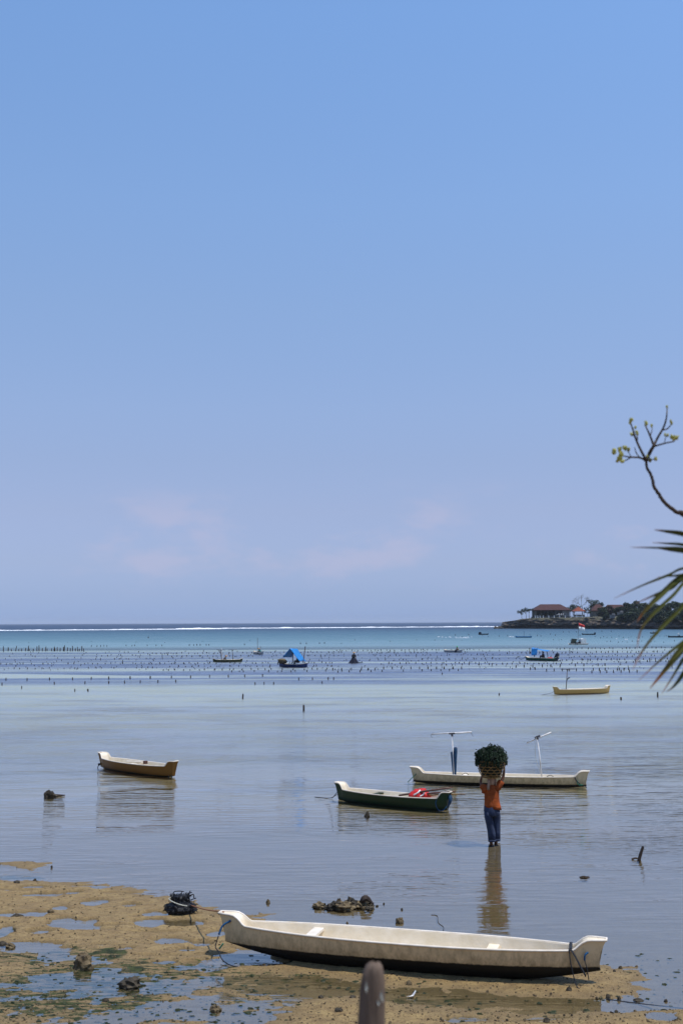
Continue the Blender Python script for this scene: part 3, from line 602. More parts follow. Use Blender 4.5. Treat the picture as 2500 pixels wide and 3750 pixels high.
thick = [(2206, 2222, 2272, 40, 790, 'leaf_far'), (2232, 2216, 2262, 44, 800, 'leaf_brown'), (2262, 2222, 2264, 40, 790, 'leaf_far'), (2292, 2204, 2264, 50, 790, 'leaf_far2'), (2330, 2199, 2262, 58, 780, 'leaf_far'), (2362, 2206, 2266, 50, 775, 'leaf_far2'),
         (2398, 2210, 2268, 54, 770, 'leaf_far'), (2432, 2212, 2270, 50, 765, 'leaf_far2'), (2468, 2200, 2262, 52, 770, 'leaf_far'), (2500, 2206, 2262, 54, 765, 'leaf_far'), (2540, 2202, 2262, 60, 765, 'leaf_far2'), (2590, 2206, 2270, 66, 755, 'leaf_far'),
         (2280, 2246, 2286, 46, 733, 'leaf_far2'), (2310, 2240, 2288, 50, 728, 'leaf_far'), (2346, 2238, 2290, 54, 722, 'leaf_far2'), (2384, 2236, 2292, 56, 716, 'leaf_far'), (2424, 2240, 2294, 56, 710, 'leaf_far2'), (2462, 2236, 2294, 54, 704, 'leaf_far'),
         (2500, 2240, 2295, 56, 700, 'leaf_far2'), (2545, 2240, 2296, 60, 695, 'leaf_far'), (2222, 2246, 2280, 34, 770, 'leaf_far'), (2196, 2236, 2268, 30, 795, 'leaf_far2'), (2330, 2226, 2276, 50, 745, 'leaf_far'), (2410, 2224, 2278, 54, 738, 'leaf_far2'), (2480, 2224, 2280, 54, 732, 'leaf_far')]
special = {1: 'rust brown crowned tree in front of the dull red roof on the headland', 4: 'tallest tree of the thicket right of the long red roof, dark and rounded', 12: 'low round bush just right of the small grey white hut', 8: 'tree with an open umbrella crown on the skyline at the right edge of the headland'}
TL = dict(special)
ORD = ['first', 'second', 'third', 'fourth', 'fifth', 'sixth', 'seventh', 'eighth', 'ninth', 'tenth', 'eleventh', 'twelfth', 'thirteenth', 'fourteenth', 'fifteenth', 'sixteenth']
for nm, sel in (('on the skyline of the thicket', lambda t: t[1] < 2222.5), ('low on the cliff edge of the thicket', lambda t: t[2] > 2278), ('half way up the slope of the thicket', lambda t: t[1] >= 2222.5 and t[2] <= 2278)):
    ids = sorted([i for i, t in enumerate(thick) if sel(t)], key=lambda i: thick[i][0])
    for k, i in enumerate(ids): TL.setdefault(i, 'dark green tree %s, %s from the left' % (nm, ORD[k]))
for i, (px, a, b, w_, D, lm) in enumerate(thick):
    if b > 2276: D = fD(px)+4
    tree(px, a, b, w_, D, TL[i], lm=lm, seed=20+i, dens=2.0, ls=.06, trunk_show=.12 if i != 8 else .45, group='thicket trees on the headland')

# ------------------------------------------------------------------ boats
def make_boat(tipL, tipR, name, label, hullm, innerm='white_in', rimm='white_rim', B=.72, Dp=.40, He=.16, sheer=.03, K=.12, group=None, z0=-0.10, thwarts=(-.45, .38), e_w=.21, L_fix=None, yaw_fix=None, heel=0.0, thwm=None, ends=(1, 1), pitch=None, cat='boat', lod=1):
    """canoe with raised solid ends; tipL and tipR are the places of its two raised tips"""
    zt = z0+Dp+sheer+He
    a, b = at(*tipL, zt if pitch is None else zt+pitch[0]), at(*tipR, zt if pitch is None else zt+pitch[1]); mid = (a+b)/2
    L = L_fix or (b-a).length-.22; yaw = yaw_fix if yaw_fix is not None else math.atan2(b.y-a.y, b.x-a.x)
    root = empty(name, (mid.x, mid.y, z0+(0 if pitch is None else (pitch[0]+pitch[1])/2)), yaw, label, cat, group)
    if pitch is not None: root.rotation_euler = (heel, -math.asin((pitch[1]-pitch[0])/L), yaw)
    else: root.rotation_euler = (heel, 0, yaw)
    ns = 48 if lod == 1 else 24; nt_ = 9 if lod == 1 else 6
    us = [-1+2*i/ns for i in range(ns+1)]
    if lod == 1: us = sorted(set(us+[s*x for s in (-1, 1) for x in (.86, .875, .89, .905, .92, .935, .95, .97)]))
    def hw(u): return B/2*(e_w+(1-e_w)*(1-abs(u)**2.6))
    def gz(u):
        s = He*(ends[0] if u < 0 else ends[1]); return Dp+sheer*u*u+s*sstep(.87, .945, abs(u))
    def kz(u): a_ = max(0, (abs(u)-.45)/.55); return K*a_**1.8
    outer, inner, rim = [], [], []
    th = .028
    for u in us:
        w_, g_, k_ = hw(u), gz(u), kz(u); sg = 1 if u > 0 else -1; fl = sstep(.9, 1, abs(u))
        def px(z): return u*L/2+sg*fl*(.02+.09*((z-k_)/(g_-k_))**2.2-.02*math.sin(PI*(z-k_)/(g_-k_)))
        row = []
        for j in range(-nt_, nt_+1):
            th_ = abs(j)/nt_*1.33; q_ = (1-math.cos(th_))/(1-math.cos(1.33)); y = w_*(.86+.14*q_)*(math.sin(th_)/math.sin(1.33))**.56*(1 if j > 0 else -1 if j < 0 else 0); z = k_+(g_-k_)*q_
            row.append(Vector((px(z), y, z)))
        outer.append(row)
        fill = sstep(.885, .925, abs(u)); wi = max(.01, w_-th); ki = (k_+.035)*(1-fill)+(g_-.012)*fill; row = []
        for j in range(-nt_, nt_+1):
            th_ = abs(j)/nt_*1.33; q_ = (1-math.cos(th_))/(1-math.cos(1.33)); y = wi*(.84+.16*q_)*(math.sin(th_)/math.sin(1.33))**.6*(1 if j > 0 else -1 if j < 0 else 0); z = ki+(g_-ki)*q_
            row.append(Vector((px(z)*(1-.004*fl), y, z)))
        inner.append(row)
    m = MB(); m.loft(outer, closed=False, caps=False, mi=0); n = 2*nt_+1
    for r_, fl in ((outer[0], 0), (outer[-1], 1)):
        m.add(r_, [tuple(range(n)) if fl else tuple(range(n))[::-1]], 0)
    m.loft([list(reversed(r_)) for r_ in inner], closed=False, caps=False, mi=1)
    for s in (0, -1):                          # rim strips join both skins
        e = [(o[s], i[s]) for o, i in zip(outer, inner)]
        m.loft([[a_, b_] for a_, b_ in e] if s == -1 else [[b_, a_] for a_, b_ in e], closed=False, caps=False, mi=1)
    m.build('hull', [hullm, M[innerm]], root, True)
    ln = [r_[-1] for r_ in outer]+[r_[0] for r_ in reversed(outer)]; ln.append(ln[0])
    MB().tube([p+Vector((0, 0, .002)) for p in ln], .017 if lod == 1 else .02, 6, caps=False).build('gunwale', M[rimm], root, True)
    for ti, s in enumerate(thwarts):
        MB().box((s*L/2, 0, Dp-(.045 if ti == 0 else .10)), (.15, 2*hw(s)-.07, .035)).build('thwart', M[thwm or (rimm if ti == 0 else innerm)], root)
    root['L'] = L
    del root['L']
    return root, L, dict(B=B, D=Dp, He=He, sheer=sheer, hw=hw, gz=gz, kz=kz)
def rope(pts, r, m, parent=None, name='rope', n=6):
    return MB().tube(spline(pts, n), r, 5).build(name, M[m], parent, True)
def Lp(root, w):                               # world point -> boat local
    bpy.context.view_layer.update(); return root.matrix_world.inverted() @ Vector(w)

hull_white = hull_mat('weathered_white_hull', (0.76, 0.58, 0.34), (0.006, 0.006, 0.006), 0.225, slope=-0.010, gamt=.68)
hull_white2 = hull_mat('stained_white_hull', (0.72, 0.57, 0.34), (0.010, 0.009, 0.007), 0.165, gamt=.7)
hull_green = hull_mat('dark_green_hull', (0.008, 0.032, 0.011), (0.010, 0.012, 0.014), 0.11, grime=(0.03, 0.03, 0.02), gamt=.5, rough=.35)
hull_ochre = hull_mat('ochre_hull', (0.20, 0.085, 0.012), (0.020, 0.016, 0.010), 0.13, grime=(0.12, 0.06, 0.015), gamt=.4, rough=.4)
hull_ochre2 = hull_mat('yellow_hull', (0.54, 0.34, 0.12), (0.045, 0.032, 0.015), 0.14, grime=(0.16, 0.09, 0.02), gamt=.4, rough=.4)
hull_olive = hull_mat('olive_hull', (0.022, 0.030, 0.018), (0.008, 0.008, 0.008), 0.06, gamt=.3)
hull_blue = hull_mat('navy_hull', (0.015, 0.035, 0.12), (0.008, 0.010, 0.02), 0.10, grime=(0.03, 0.04, 0.07), gamt=.4)
hull_sky = hull_mat('faded_blue_hull', (0.02, 0.16, 0.30), (0.01, 0.03, 0.06), 0.10, gamt=.3)
hull_black = hull_mat('tarred_hull', (0.015, 0.017, 0.02), (0.008, 0.008, 0.008), 0.08, gamt=.3)
hull_dgreen = hull_mat('bottle_green_hull', (0.012, 0.075, 0.05), (0.01, 0.012, 0.012), 0.09, gamt=.3)
hull_pale = hull_mat('pale_grey_hull', (0.48, 0.46, 0.42), (0.03, 0.03, 0.028), 0.10, gamt=.4)

# 1 beached white canoe in front
b1, L1, G1 = make_boat((806, 3341), (2219, 3441), 'canoe', 'large weathered white canoe with black bottom beached on the sand in front', hull_white, B=.76, Dp=.45, He=.135, K=.20, e_w=.15, z0=0.005, thwarts=(-.50, .46), cat='canoe')
xe = L1/2
rope([(-xe+.10, -.095, .53), (-xe-.01, -.14, .46), (-xe-.05, -.19, .34)], .016, 'rope_blue', b1)
rope([(-xe-.05, -.20, .33), (-xe-.085, -.23, .18), (-xe-.03, -.25, .12), (-xe+.10, -.38, .03), (-xe+.35, -.50, .0), (-xe+.75, -.42, .0)], .009, 'rope_dark', b1)
rope([(-xe+.42, -.50, .003), (-xe+.28, -.62, .0), (-xe+.20, -.75, .003)], .008, 'rope_dark', b1)
rope([(-xe-.04, -.20, .14), (-xe+.02, -.19, .22)], .012, 'rope_green', b1)
wx = xe-.36
MB().tube(spline([(wx+.0, -.175, .505), (wx+.06, -.20, .42), (wx+.14, -.18, .26), (wx+.19, -.13, .15)], 5), .022, 6, flat=.35).build('strap', M['rope_dark'], b1, True)
MB().tube(spline([(wx-.02, .15, .505), (wx-.01, 0, .53), (wx, -.175, .505)], 5), .022, 6, flat=.35).build('strap', M['rope_dark'], b1, True)
rope([(wx-.02, -.18, .505), (wx+.0, -.225, .34), (wx+.05, -.24, .12), (wx+.12, -.30, .02), (wx+.4, -.50, -.005), (wx+.9, -.60, -.005), (wx+1.7, -.62, -.02)], .008, 'rope_dark', b1)
rope([(xe-.13, -.12, .46), (xe-.17, -.145, .43), (xe-.18, -.15, .36)], .014, 'rope_blue', b1)
rope([(xe-.18, -.15, .37), (xe-.15, -.145, .25), (xe-.13, -.14, .11)], .007, 'rope_dark', b1)
# 2 white canoe with two T shaped poles
b2, L2_, G2 = make_boat((1501, 2808), (2156, 2824), 'canoe', 'long stained white canoe with two white T shaped poles behind the wading person', hull_white2, B=.72, Dp=.37, He=.16, K=.11, thwarts=(-.40, .50), cat='canoe')
def tpole(root, L, px_base, px_top, py_top, y, armL, armR, rm='pvc', r=.022, zb=.1, name='pole', arm_r=.022, tilt=None, yl=0.0):
    """upright with a cross pipe; ends given as photograph places at the boat's distance"""
    base = root.location.copy(); D = base.y
    def loc(px, py, dy=0.0):
        yaw = root.rotation_euler.z; d = ray(px, py)
        x_over = d.x/d.y
        # point on the boat's centre plane
        c, s_ = math.cos(yaw), math.sin(yaw)
        t = (base.x*-s_+base.y*c+yl)/(d.x*-s_+d.y*c); p = Vector((d.x*t, d.y*t, CAM_Z+d.z*t))
        if dy: k = (p.y+dy)/p.y; p = Vector((p.x*k, p.y*k, CAM_Z+(p.z-CAM_Z)*k))
        return Lp(root, p)
    top = loc(px_top, py_top); bb = loc(px_base, 2800); bot = Vector((bb.x, 0, zb))
    MB().tube([bot, bot.lerp(top, .5), top], r, 8).build(name, M[rm], root, True)
    a, b = loc(*armL), loc(*armR)
    MB().tube([a, b], arm_r, 8).build('cross_pipe', M[rm], root, True)
    MB().tube([top.lerp(bot, .06), top+Vector((0, 0, .02))], r*1.5, 8).build('binding', M['tape'], root)
    MB().tube([top+(a-top).normalized()*.09, top+(b-top).normalized()*.09], arm_r*1.45, 8).build('binding', M['tape'], root)
    return bot, top, a, b
bot, top, a_, b_ = tpole(b2, L2_, 1661, 1654, 2686, 0, (1579, 2688), (1726, 2681))
rope([a_, a_+Vector((-.02, 0, -.05)), a_+Vector((.03, 0, -.12))], .005, 'rope_dark', b2); rope([b_, b_+Vector((.0, 0, -.06)), b_+Vector((.05, 0, -.13))], .005, 'rope_dark', b2)
wr = MB()
for k, (dx, r0, z0_, z1_, dy) in enumerate([(.09, .05, .62, .0, .03), (-.045, .025, .56, .0, -.02)]):
    pts = [bot.lerp(top, t) for t in (.02, .2, .45, .62, .72 if k == 0 else .60)]
    pts = [p+Vector((dx*(.35+.65*i/4), dy, 0)) for i, p in enumerate(pts)]
    wr.tube(spline(pts, 4), [r0*(.45+.75*sstep(0, 12, i)-.5*sstep(14, 17, i)) for i in range(17)], 8)
ft = wr.build('furled_sail', M['tarp_wrap'], b2, True)
bot, top, a_, b_ = tpole(b2, L2_, 1984, 1966, 2697, 0, (1927, 2720), (2017, 2682))
rope([top+Vector((-.03, -.03, -.02)), top.lerp(bot, .4)+Vector((-.12, -.04, 0)), top.lerp(bot, .72)+Vector((-.03, -.03, 0))], .005, 'rope_pale', b2)
x2 = L2_/2
rope([(-x2+.10, -.10, .36), (-x2-.05, -.14, .22), (-x2-.16, -.16, .11)], .012, 'rope_green', b2); rope([(-x2+.08, -.09, .2), (-x2-.02, -.14, .11)], .009, 'rope_dark', b2)
rope([(x2-.33, -.14, .42), (x2-.28, -.19, .30), (x2-.16, -.17, .18)], .016, 'rope_dark', b2); rope([(x2-.22, -.17, .30), (x2-.24, -.20, .2), (x2-.08, -.16, .17), (x2-.2, -.18, .14)], .012, 'rope_green', b2)
rope([(x2-.1, -.14, .17), (x2, -.16, .11), (x2+.04, -.16, .09)], .008, 'rope_dark', b2)
for u in (-.42, .56): MB().tube(spline([(u*x2, -.1, .37), (u*x2+.1, -.05, .42), (u*x2+.2, -.1, .38)], 4), .01, 5).build('rope_coil', M['rope_dark'], b2)
# 3 dark green boat
b3, L3, G3 = make_boat((1231, 2864), (1649, 2901), 'canoe', 'dark green canoe with white inside carrying oars and a red bundle', hull_green, B=.70, Dp=.38, He=.16, K=.10, thwarts=(-.30,), e_w=.30, thwm='algae', cat='canoe')
x3 = L3/2
rope([(-x3+.03, -.09, .36), (-x3-.12, -.06, .22), (-x3-.22, -.05, .14), (-x3-.45, -.02, .105), (-x3-.85, .0, .10)], .009, 'rope_dark', b3)
rope([(-x3+.01, -.08, .25), (-x3-.12, -.06, .20), (-x3-.22, -.05, .12)], .008, 'rope_dark', b3)
rope([(x3-.20, -.15, .42), (x3-.24, -.19, .28), (x3-.18, -.17, .12), (x3-.06, -.13, .10), (x3+.03, -.08, .2)], .010, 'rope_blue', b3)
MB().tube(spline([(x3+.05, .02, .50), (x3+.10, .0, .38), (x3+.07, -.01, .26), (x3+.02, 0, .16)], 4), [.06, .065, .07, .065, .06, .055, .05, .045, .04, .03, .03, .025, .02], 7, flat=.7).build('cloth_wrap', M['tarp_wrap'], b3, True)
def world(root, p): bpy.context.view_layer.update(); return root.matrix_world @ Vector(p)
# red bundle and oars lie in the boat: things of their own
p = world(b3, (x3*.52, .02, .30)); bag = empty('bundle', p, .3, 'red bundle with white stripes lying in the stern of the dark green canoe', 'bundle')
q = MB(); q.blob((0, 0, .10), (.30, .20, .19), 4, .35, 3); q.build('cloth', M['red'], bag, True)
q = MB(); q.tube(spline([(-.24, -.12, .15), (-.14, -.17, .21), (-.06, -.14, .27)], 4), .022, 6); q.tube(spline([(-.10, -.19, .11), (0, -.20, .16), (.05, -.17, .22)], 4), .018, 6); q.build('stripe', M['white_cloth'], bag, True, kind='stuff')
for k, (ya, xa, za, yb, xb, zb, rr, lab) in enumerate([(-.24, .22, .40, .06, 1.06, .68, .026, 'reddish wooden oar lying highest across the stern of the dark green canoe'),
                                              (-.05, .40, .40, .10, 1.10, .58, .024, 'reddish wooden oar beside the red bundle in the dark green canoe'),
                                              (.06, .62, .42, .05, 1.30, .54, .020, 'pale tipped wooden pole sticking out furthest over the stern of the dark green canoe')]):
    pa, pb = world(b3, (xa*x3, ya, za)), world(b3, (xb*x3, yb, zb)); o = empty('oar', pa, 0, lab, 'oar', 'oars in the green canoe'); d = pb-pa
    MB().tube([Vector((0, 0, 0)), d*.5+Vector((0, 0, .01)), d], [rr, rr*1.05, rr*.8], 7).build('shaft', M['wood_pole'] if k < 2 else M['bamboo'], o, True)
    MB().tube([d*.82, d*.9, d*1.02], [rr*1.3, rr*1.7, rr*1.2], 7, flat=.5).build('blade', M['wood_pole'] if k < 2 else M['wood_grey'], o, True)
# 4 ochre boat left
b4, L4, G4 = make_boat((368, 2755), (645, 2788), 'canoe', 'ochre yellow canoe with white inside floating alone at the left', hull_ochre, B=.78, Dp=.42, He=.16, K=.13, thwarts=(-.05,), e_w=.28, cat='canoe')
x4 = L4/2
MB().tube([(-.6, .05, .40), (.15, .1, .44)], .035, 6).build('plank', M['white_rim'], b4); MB().box((.28, .14, .43), (.12, .1, .1)).build('block', M['wood_pole'], b4)
rope([(-x4+.06, -.08, .28), (-x4-.02, -.12, .20), (-x4-.06, -.14, .08)], .014, 'rope_dark', b4); MB().blob((-x4-.0, -.12, .22), (.06, .05, .045), 2, .3, 1).build('rope_knot', M['rope_dark'], b4)
rope([(x4-.10, -.14, .15), (x4-.06, -.14, .08), (x4+.02, -.12, .07), (x4+.04, -.1, .16)], .016, 'rope_dark', b4)
# 5 far yellow boat with mast
b5, L5, G5 = make_boat((2024, 2515), (2231, 2509.6), 'canoe', 'pale yellow canoe with one dark T shaped pole floating nearer than the weed farm', hull_ochre2, B=.75, Dp=.42, He=.17, K=.12, thwarts=(.45,), e_w=.3, cat='canoe')
bot, top, a_, b_ = tpole(b5, L5, 2076, 2076, 2451, 0, (2052, 2450.5), (2103, 2450), rm='steel', r=.03, arm_r=.028)
MB().tube(spline([bot.lerp(top, .55), bot.lerp(top, .62)+Vector((.08, 0, 0)), bot.lerp(top, .68)+Vector((.22, 0, -.02))], 4), .035, 6).build('rag', M['cloth_dark'], b5)
rope([(-L5/2, 0, .3), (-L5/2-.5, -.1, .17), (-L5/2-1.1, -.2, .10)], .012, 'rope_dark', b5)

# ------------------------------------------------------------------ people
def skin_mesh(name, verts, edges, radii, root_i, sub=2):
    me = bpy.data.meshes.new(name); me.from_pydata([tuple(v) for v in verts], edges, [])
    o = bpy.data.objects.new(name, me); COL.objects.link(o)
    o.modifiers.new('s', 'SKIN'); sm = o.modifiers.new('u', 'SUBSURF'); sm.levels = sub; sm.render_levels = sub
    for i, r_ in enumerate(radii):
        sv = me.skin_vertices[0].data[i]; sv.radius = r_ if isinstance(r_, tuple) else (r_, r_); sv.use_root = (i == root_i)
    dg = bpy.context.evaluated_depsgraph_get(); dg.update()
    res = bpy.data.meshes.new_from_object(o.evaluated_get(dg)); bpy.data.objects.remove(o); bpy.data.meshes.remove(me)
    res.polygons.foreach_set('use_smooth', [True]*len(res.polygons)); return res
def mesh_obj(name, me, m, parent=None):
    me.materials.clear(); me.materials.append(M[m]); o = bpy.data.objects.new(name, me); COL.objects.link(o)
    if parent: o.parent = parent
    return o
def chain(V, E, R, start, pts, rs):
    i = start
    for p, r_ in zip(pts, rs):
        V.append(Vector(p)); R.append(r_); E.append((i, len(V)-1)); i = len(V)-1
    return i
def ring(c, rx, ry, n=18, rot=0.0, fold=0.0, seed=0, tilt=(0, 0), lobes=7):
    o = []
    for k in range(n):
        q = 2*PI*k/n; f = 1+fold*math.sin(q*lobes+seed)
        x, y = math.cos(q)*rx*f, math.sin(q)*ry*f
        o.append(Vector((c[0]+x, c[1]+y, c[2]+tilt[0]*x+tilt[1]*y)))
    return o
def hand(V, E, R, wrist, d, side, curl, size=.085):
    """palm with four fingers and a thumb; d = finger direction, side = across the palm, curl = bending direction"""
    d, side, curl = Vector(d).normalized(), Vector(side).normalized(), Vector(curl).normalized()
    V.append(V[wrist]+d*size*.55); R.append((.020, .030)); E.append((wrist, len(V)-1)); palm = len(V)-1
    for k, ln in enumerate((.92, 1.0, .95, .78)):
        b = V[palm]+side*(k-1.5)*.019+d*.02
        chain(V, E, R, palm, [b, b+(d*.8+curl*.4)*size*.38*ln, b+(d*.9+curl*1.1)*size*.58*ln], [.009, .0085, .007])
    t = V[wrist]+d*size*.2
    chain(V, E, R, wrist, [t-side*.03, t-side*.045+d*.03+curl*.02, t-side*.045+d*.055+curl*.035], [.011, .010, .008])
pw = at(1802, 3086)
woman = empty('person', (pw.x, pw.y, .045), 0, 'person in orange shirt and blue trousers wading with a basket on the head', 'person')
V = [Vector((0, 0, .74))]; R = [(.125, .10)]; E = []
w1 = chain(V, E, R, 0, [(-.005, 0, .90), (0, .0, 1.06), (.0, -.005, 1.19)], [(.115, .085), (.125, .088), (.13, .075)])
nk = chain(V, E, R, w1, [(.0, .0, 1.255), (.0, .02, 1.31), (.005, .03, 1.365), (.005, .03, 1.405)], [(.055, .052), (.058, .062), (.072, .085), (.06, .07)])
# arms: right reaches up the basket, left holds its bottom edge
e1 = chain(V, E, R, w1, [(.155, .0, 1.235), (.235, .02, 1.34), (.27, .03, 1.43), (.292, .03, 1.55), (.297, .03, 1.635)], [.052, .042, .036, .030, .022])
hand(V, E, R, e1, (.0, 0, 1), (0, 1, 0), (-1, 0, .1))
e2 = chain(V, E, R, w1, [(-.15, .0, 1.225), (-.215, .06, 1.25), (-.235, .10, 1.30), (-.225, .09, 1.37), (-.215, .07, 1.42)], [.052, .042, .036, .030, .022])
hand(V, E, R, e2, (.25, 0, 1), (0, 1, 0), (1, 0, .2), .07)
# legs
l1 = chain(V, E, R, 0, [(-.075, .0, .66), (-.045, -.02, .34), (-.035, -.05, .08), (-.035, -.05, -.08), (-.04, .02, -.105), (-.045, .08, -.115)], [(.085, .085), (.055, .055), (.036, .036), (.032, .04), (.034, .024), (.030, .016)])
l2 = chain(V, E, R, 0, [(.085, .0, .66), (.09, .06, .36), (.085, .05, .10), (.085, .05, -.08), (.085, .12, -.105), (.085, .18, -.115)], [(.085, .085), (.055, .055), (.036, .036), (.032, .04), (.034, .024), (.030, .016)])
body = mesh_obj('body', skin_mesh('body', V, E, R, 0, 2), 'skin', woman)
q = MB()   # face turned away from the shore: nose, ears, eyes
q.blob((.005, .118, 1.345), (.013, .02, .02), 1, .1, 1); q.blob((-.068, .03, 1.35), (.012, .02, .03), 2, .1, 1); q.blob((.078, .03, 1.35), (.012, .02, .03), 3, .1, 1)
q.build('face', M['skin'], woman, True, kind='stuff')
q = MB(); q.blob((-.022, .108, 1.365), .010, 1, 0, 1); q.blob((.032, .108, 1.365), .010, 2, 0, 1); q.build('eyes', M['hair'], woman, True, kind='stuff')
# shirt
s_ = MB(); T = []
for z, rx, ry, cx, fo in [(.735, .192, .150, .022, .045), (.80, .186, .145, .012, .035), (.88, .172, .130, .004, .02), (.98, .166, .122, 0, .012), (1.08, .168, .120, 0, .01), (1.16, .168, .110, 0, 0), (1.215, .150, .095, 0, 0), (1.25, .100, .075, 0, 0), (1.275, .070, .066, 0, 0)]:
    T.append(ring((cx, 0, z), rx, ry, 24, fold=fo, seed=1.2, tilt=(-.20*max(0, (0.95-z)/.2), -.05*(1.1-z)), lobes=5))
s_.loft(T, caps=False)
def sleeve(m, p, n0):
    m.loft([[c+u*math.cos(2*PI*k/14)*r_+v*math.sin(2*PI*k/14)*r_*1.1 for k in range(14)] for (c, r_, u, v) in n0], caps=False)
def sl_rings(pts, rs):
    P = [Vector(x) for x in pts]; o = []
    for i, (c, r_) in enumerate(zip(P, rs)):
        t = (P[min(i+1, len(P)-1)]-P[max(0, i-1)]).normalized(); u = t.cross(Vector((0, 1, 0))).normalized(); v = u.cross(t); o.append((c, r_, u, v))
    return o
sleeve(s_, None, sl_rings([(.085, .0, 1.17), (.145, .0, 1.215), (.195, .012, 1.29), (.232, .02, 1.345)], [.085, .078, .070, .068]))
sleeve(s_, None, sl_rings([(-.08, .0, 1.16), (-.135, .0, 1.195), (-.185, .02, 1.21), (-.205, .05, 1.235)], [.085, .078, .070, .064]))
sleeve(s_, None, sl_rings([(-.12, .0, 1.22), (-.165, -.01, 1.15), (-.182, -.01, 1.075)], [.06, .062, .04]))
o = s_.build('shirt', M['shirt_orange'], woman, True); sol = o.modifiers.new('thick', 'SOLIDIFY'); sol.thickness = .006
# trousers
t_ = MB()
t_.loft([ring((-.005, 0, .83), .150, .120, 24, fold=.01), ring((-.003, 0, .78), .166, .132, 24, fold=.02), ring((0, 0, .70), .176, .145, 24, fold=.02), ring((.005, 0, .60), .172, .142, 24, fold=.03), ring((.01, 0, .55), .150, .125, 24, fold=.03)], caps=False)
for sx, pts in ((-1, [(-.085, 0, .66), (-.078, -.0, .54), (-.05, -.012, .40), (-.022, -.03, .20), (-.012, -.045, -.01)]), (1, [(.088, 0, .66), (.092, .02, .54), (.098, .05, .40), (.100, .05, .20), (.098, .05, -.01)])):
    rs = [(.088, .12), (.092, .115), (.086, .10), (.080, .092), (.078, .088)]
    t_.loft([ring(p_, a, b, 18, fold=.05 if i else 0, seed=i*.7+sx, lobes=4) for i, (p_, (a, b)) in enumerate(zip(pts, rs))], caps=False)
    t_.loft([ring((pts[-1][0], pts[-1][1], pts[-1][2]+dz), .083, .094, 18, fold=.04, lobes=4) for dz in (.045, .0)], caps=False)
o = t_.build('trousers', M['trouser_blue'], woman, True); sol = o.modifiers.new('thick', 'SOLIDIFY'); sol.thickness = .006
# headscarf
h_ = MB()
h_.loft([ring((.005, .018, 1.255), .070, .075, 20, fold=.05, lobes=9), ring((.005, .02, 1.30), .088, .098, 20, fold=.04, lobes=9), ring((.005, .025, 1.36), .098, .108, 20, fold=.03, lobes=9), ring((.005, .025, 1.405), .092, .10, 20, fold=.03, lobes=9), ring((.005, .025, 1.43), .105, .105, 20, fold=.04, lobes=8), ring((.005, .025, 1.445), .06, .06, 20)])
h_.loft([[Vector((x-.026*w_, y, z)), Vector((x, y-.015, z)), Vector((x+.026*w_, y, z)), Vector((x, y+.012, z))] for x, y, z, w_ in [(-.06, -.085, 1.40, .9), (-.075, -.105, 1.32, 1.1), (-.085, -.118, 1.24, 1.2), (-.09, -.125, 1.165, 1.4)]])
h_.loft([[Vector((x-.012*w_, y, z)), Vector((x, y-.01, z)), Vector((x+.012*w_, y, z)), Vector((x, y+.01, z))] for x, y, z, w_ in [(.08, -.06, 1.42, 1), (.098, -.07, 1.34, 1.2), (.088, -.075, 1.26, 1.0)]])
h_.build('headscarf', M['scarf'], woman, True)
MB().tube([(.297+.028*math.cos(2*PI*k/12), .03+.028*math.sin(2*PI*k/12), 1.63) for k in range(13)], .005, 5, caps=False).build('bracelet', M['rope_pale'], woman)
# basket on the head
woman.scale = (1, 1, .975)
bk = empty('basket', (pw.x+.002, pw.y+.025, 1.445), 0, 'round open weave bamboo basket carried on the head of the wading person', 'basket')
def brad(t): return .205+.115*math.sin(min(1, t*1.12)*PI/2)**.9-.012*max(0, t-.8)/.2
BH = .375
for k, t in enumerate((0.02, .16, .33, .50, .67, .84, .94, 1.0)):
    MB().tube([(brad(t)*math.cos(2*PI*i/36), brad(t)*math.sin(2*PI*i/36), t*BH) for i in range(37)], .0055 if 0 < k < 7 else .010, 4, caps=False, flat=1.2).build('hoop' if k < 7 else 'rim', M['bamboo'], bk)
cs = {}
for sgn in (1, -1):
    me = None
    for k in range(12):
        a0 = 2*PI*k/12
        if me is None:
            o = MB().tube([((brad(t)+.003*sgn)*math.cos(sgn*t*1.25), (brad(t)+.003*sgn)*math.sin(sgn*t*1.25), t*BH) for t in [i/9 for i in range(10)]], .0060, 4, flat=.5).build('strip', M['bamboo'], bk); me = o.data
        else:
            o = bpy.data.objects.new('strip', me); COL.objects.link(o); o.parent = bk
        o.rotation_euler.z = a0+.1
bb = MB()
for k in range(9): bb.tube([(-.2*math.cos(k*PI/9), -.2*math.sin(k*PI/9), .006+.001*k), (.2*math.cos(k*PI/9), .2*math.sin(k*PI/9), .006+.001*k)], .012, 4, flat=.4)
bb.build('base_weave', M['bamboo'], bk, kind='stuff')
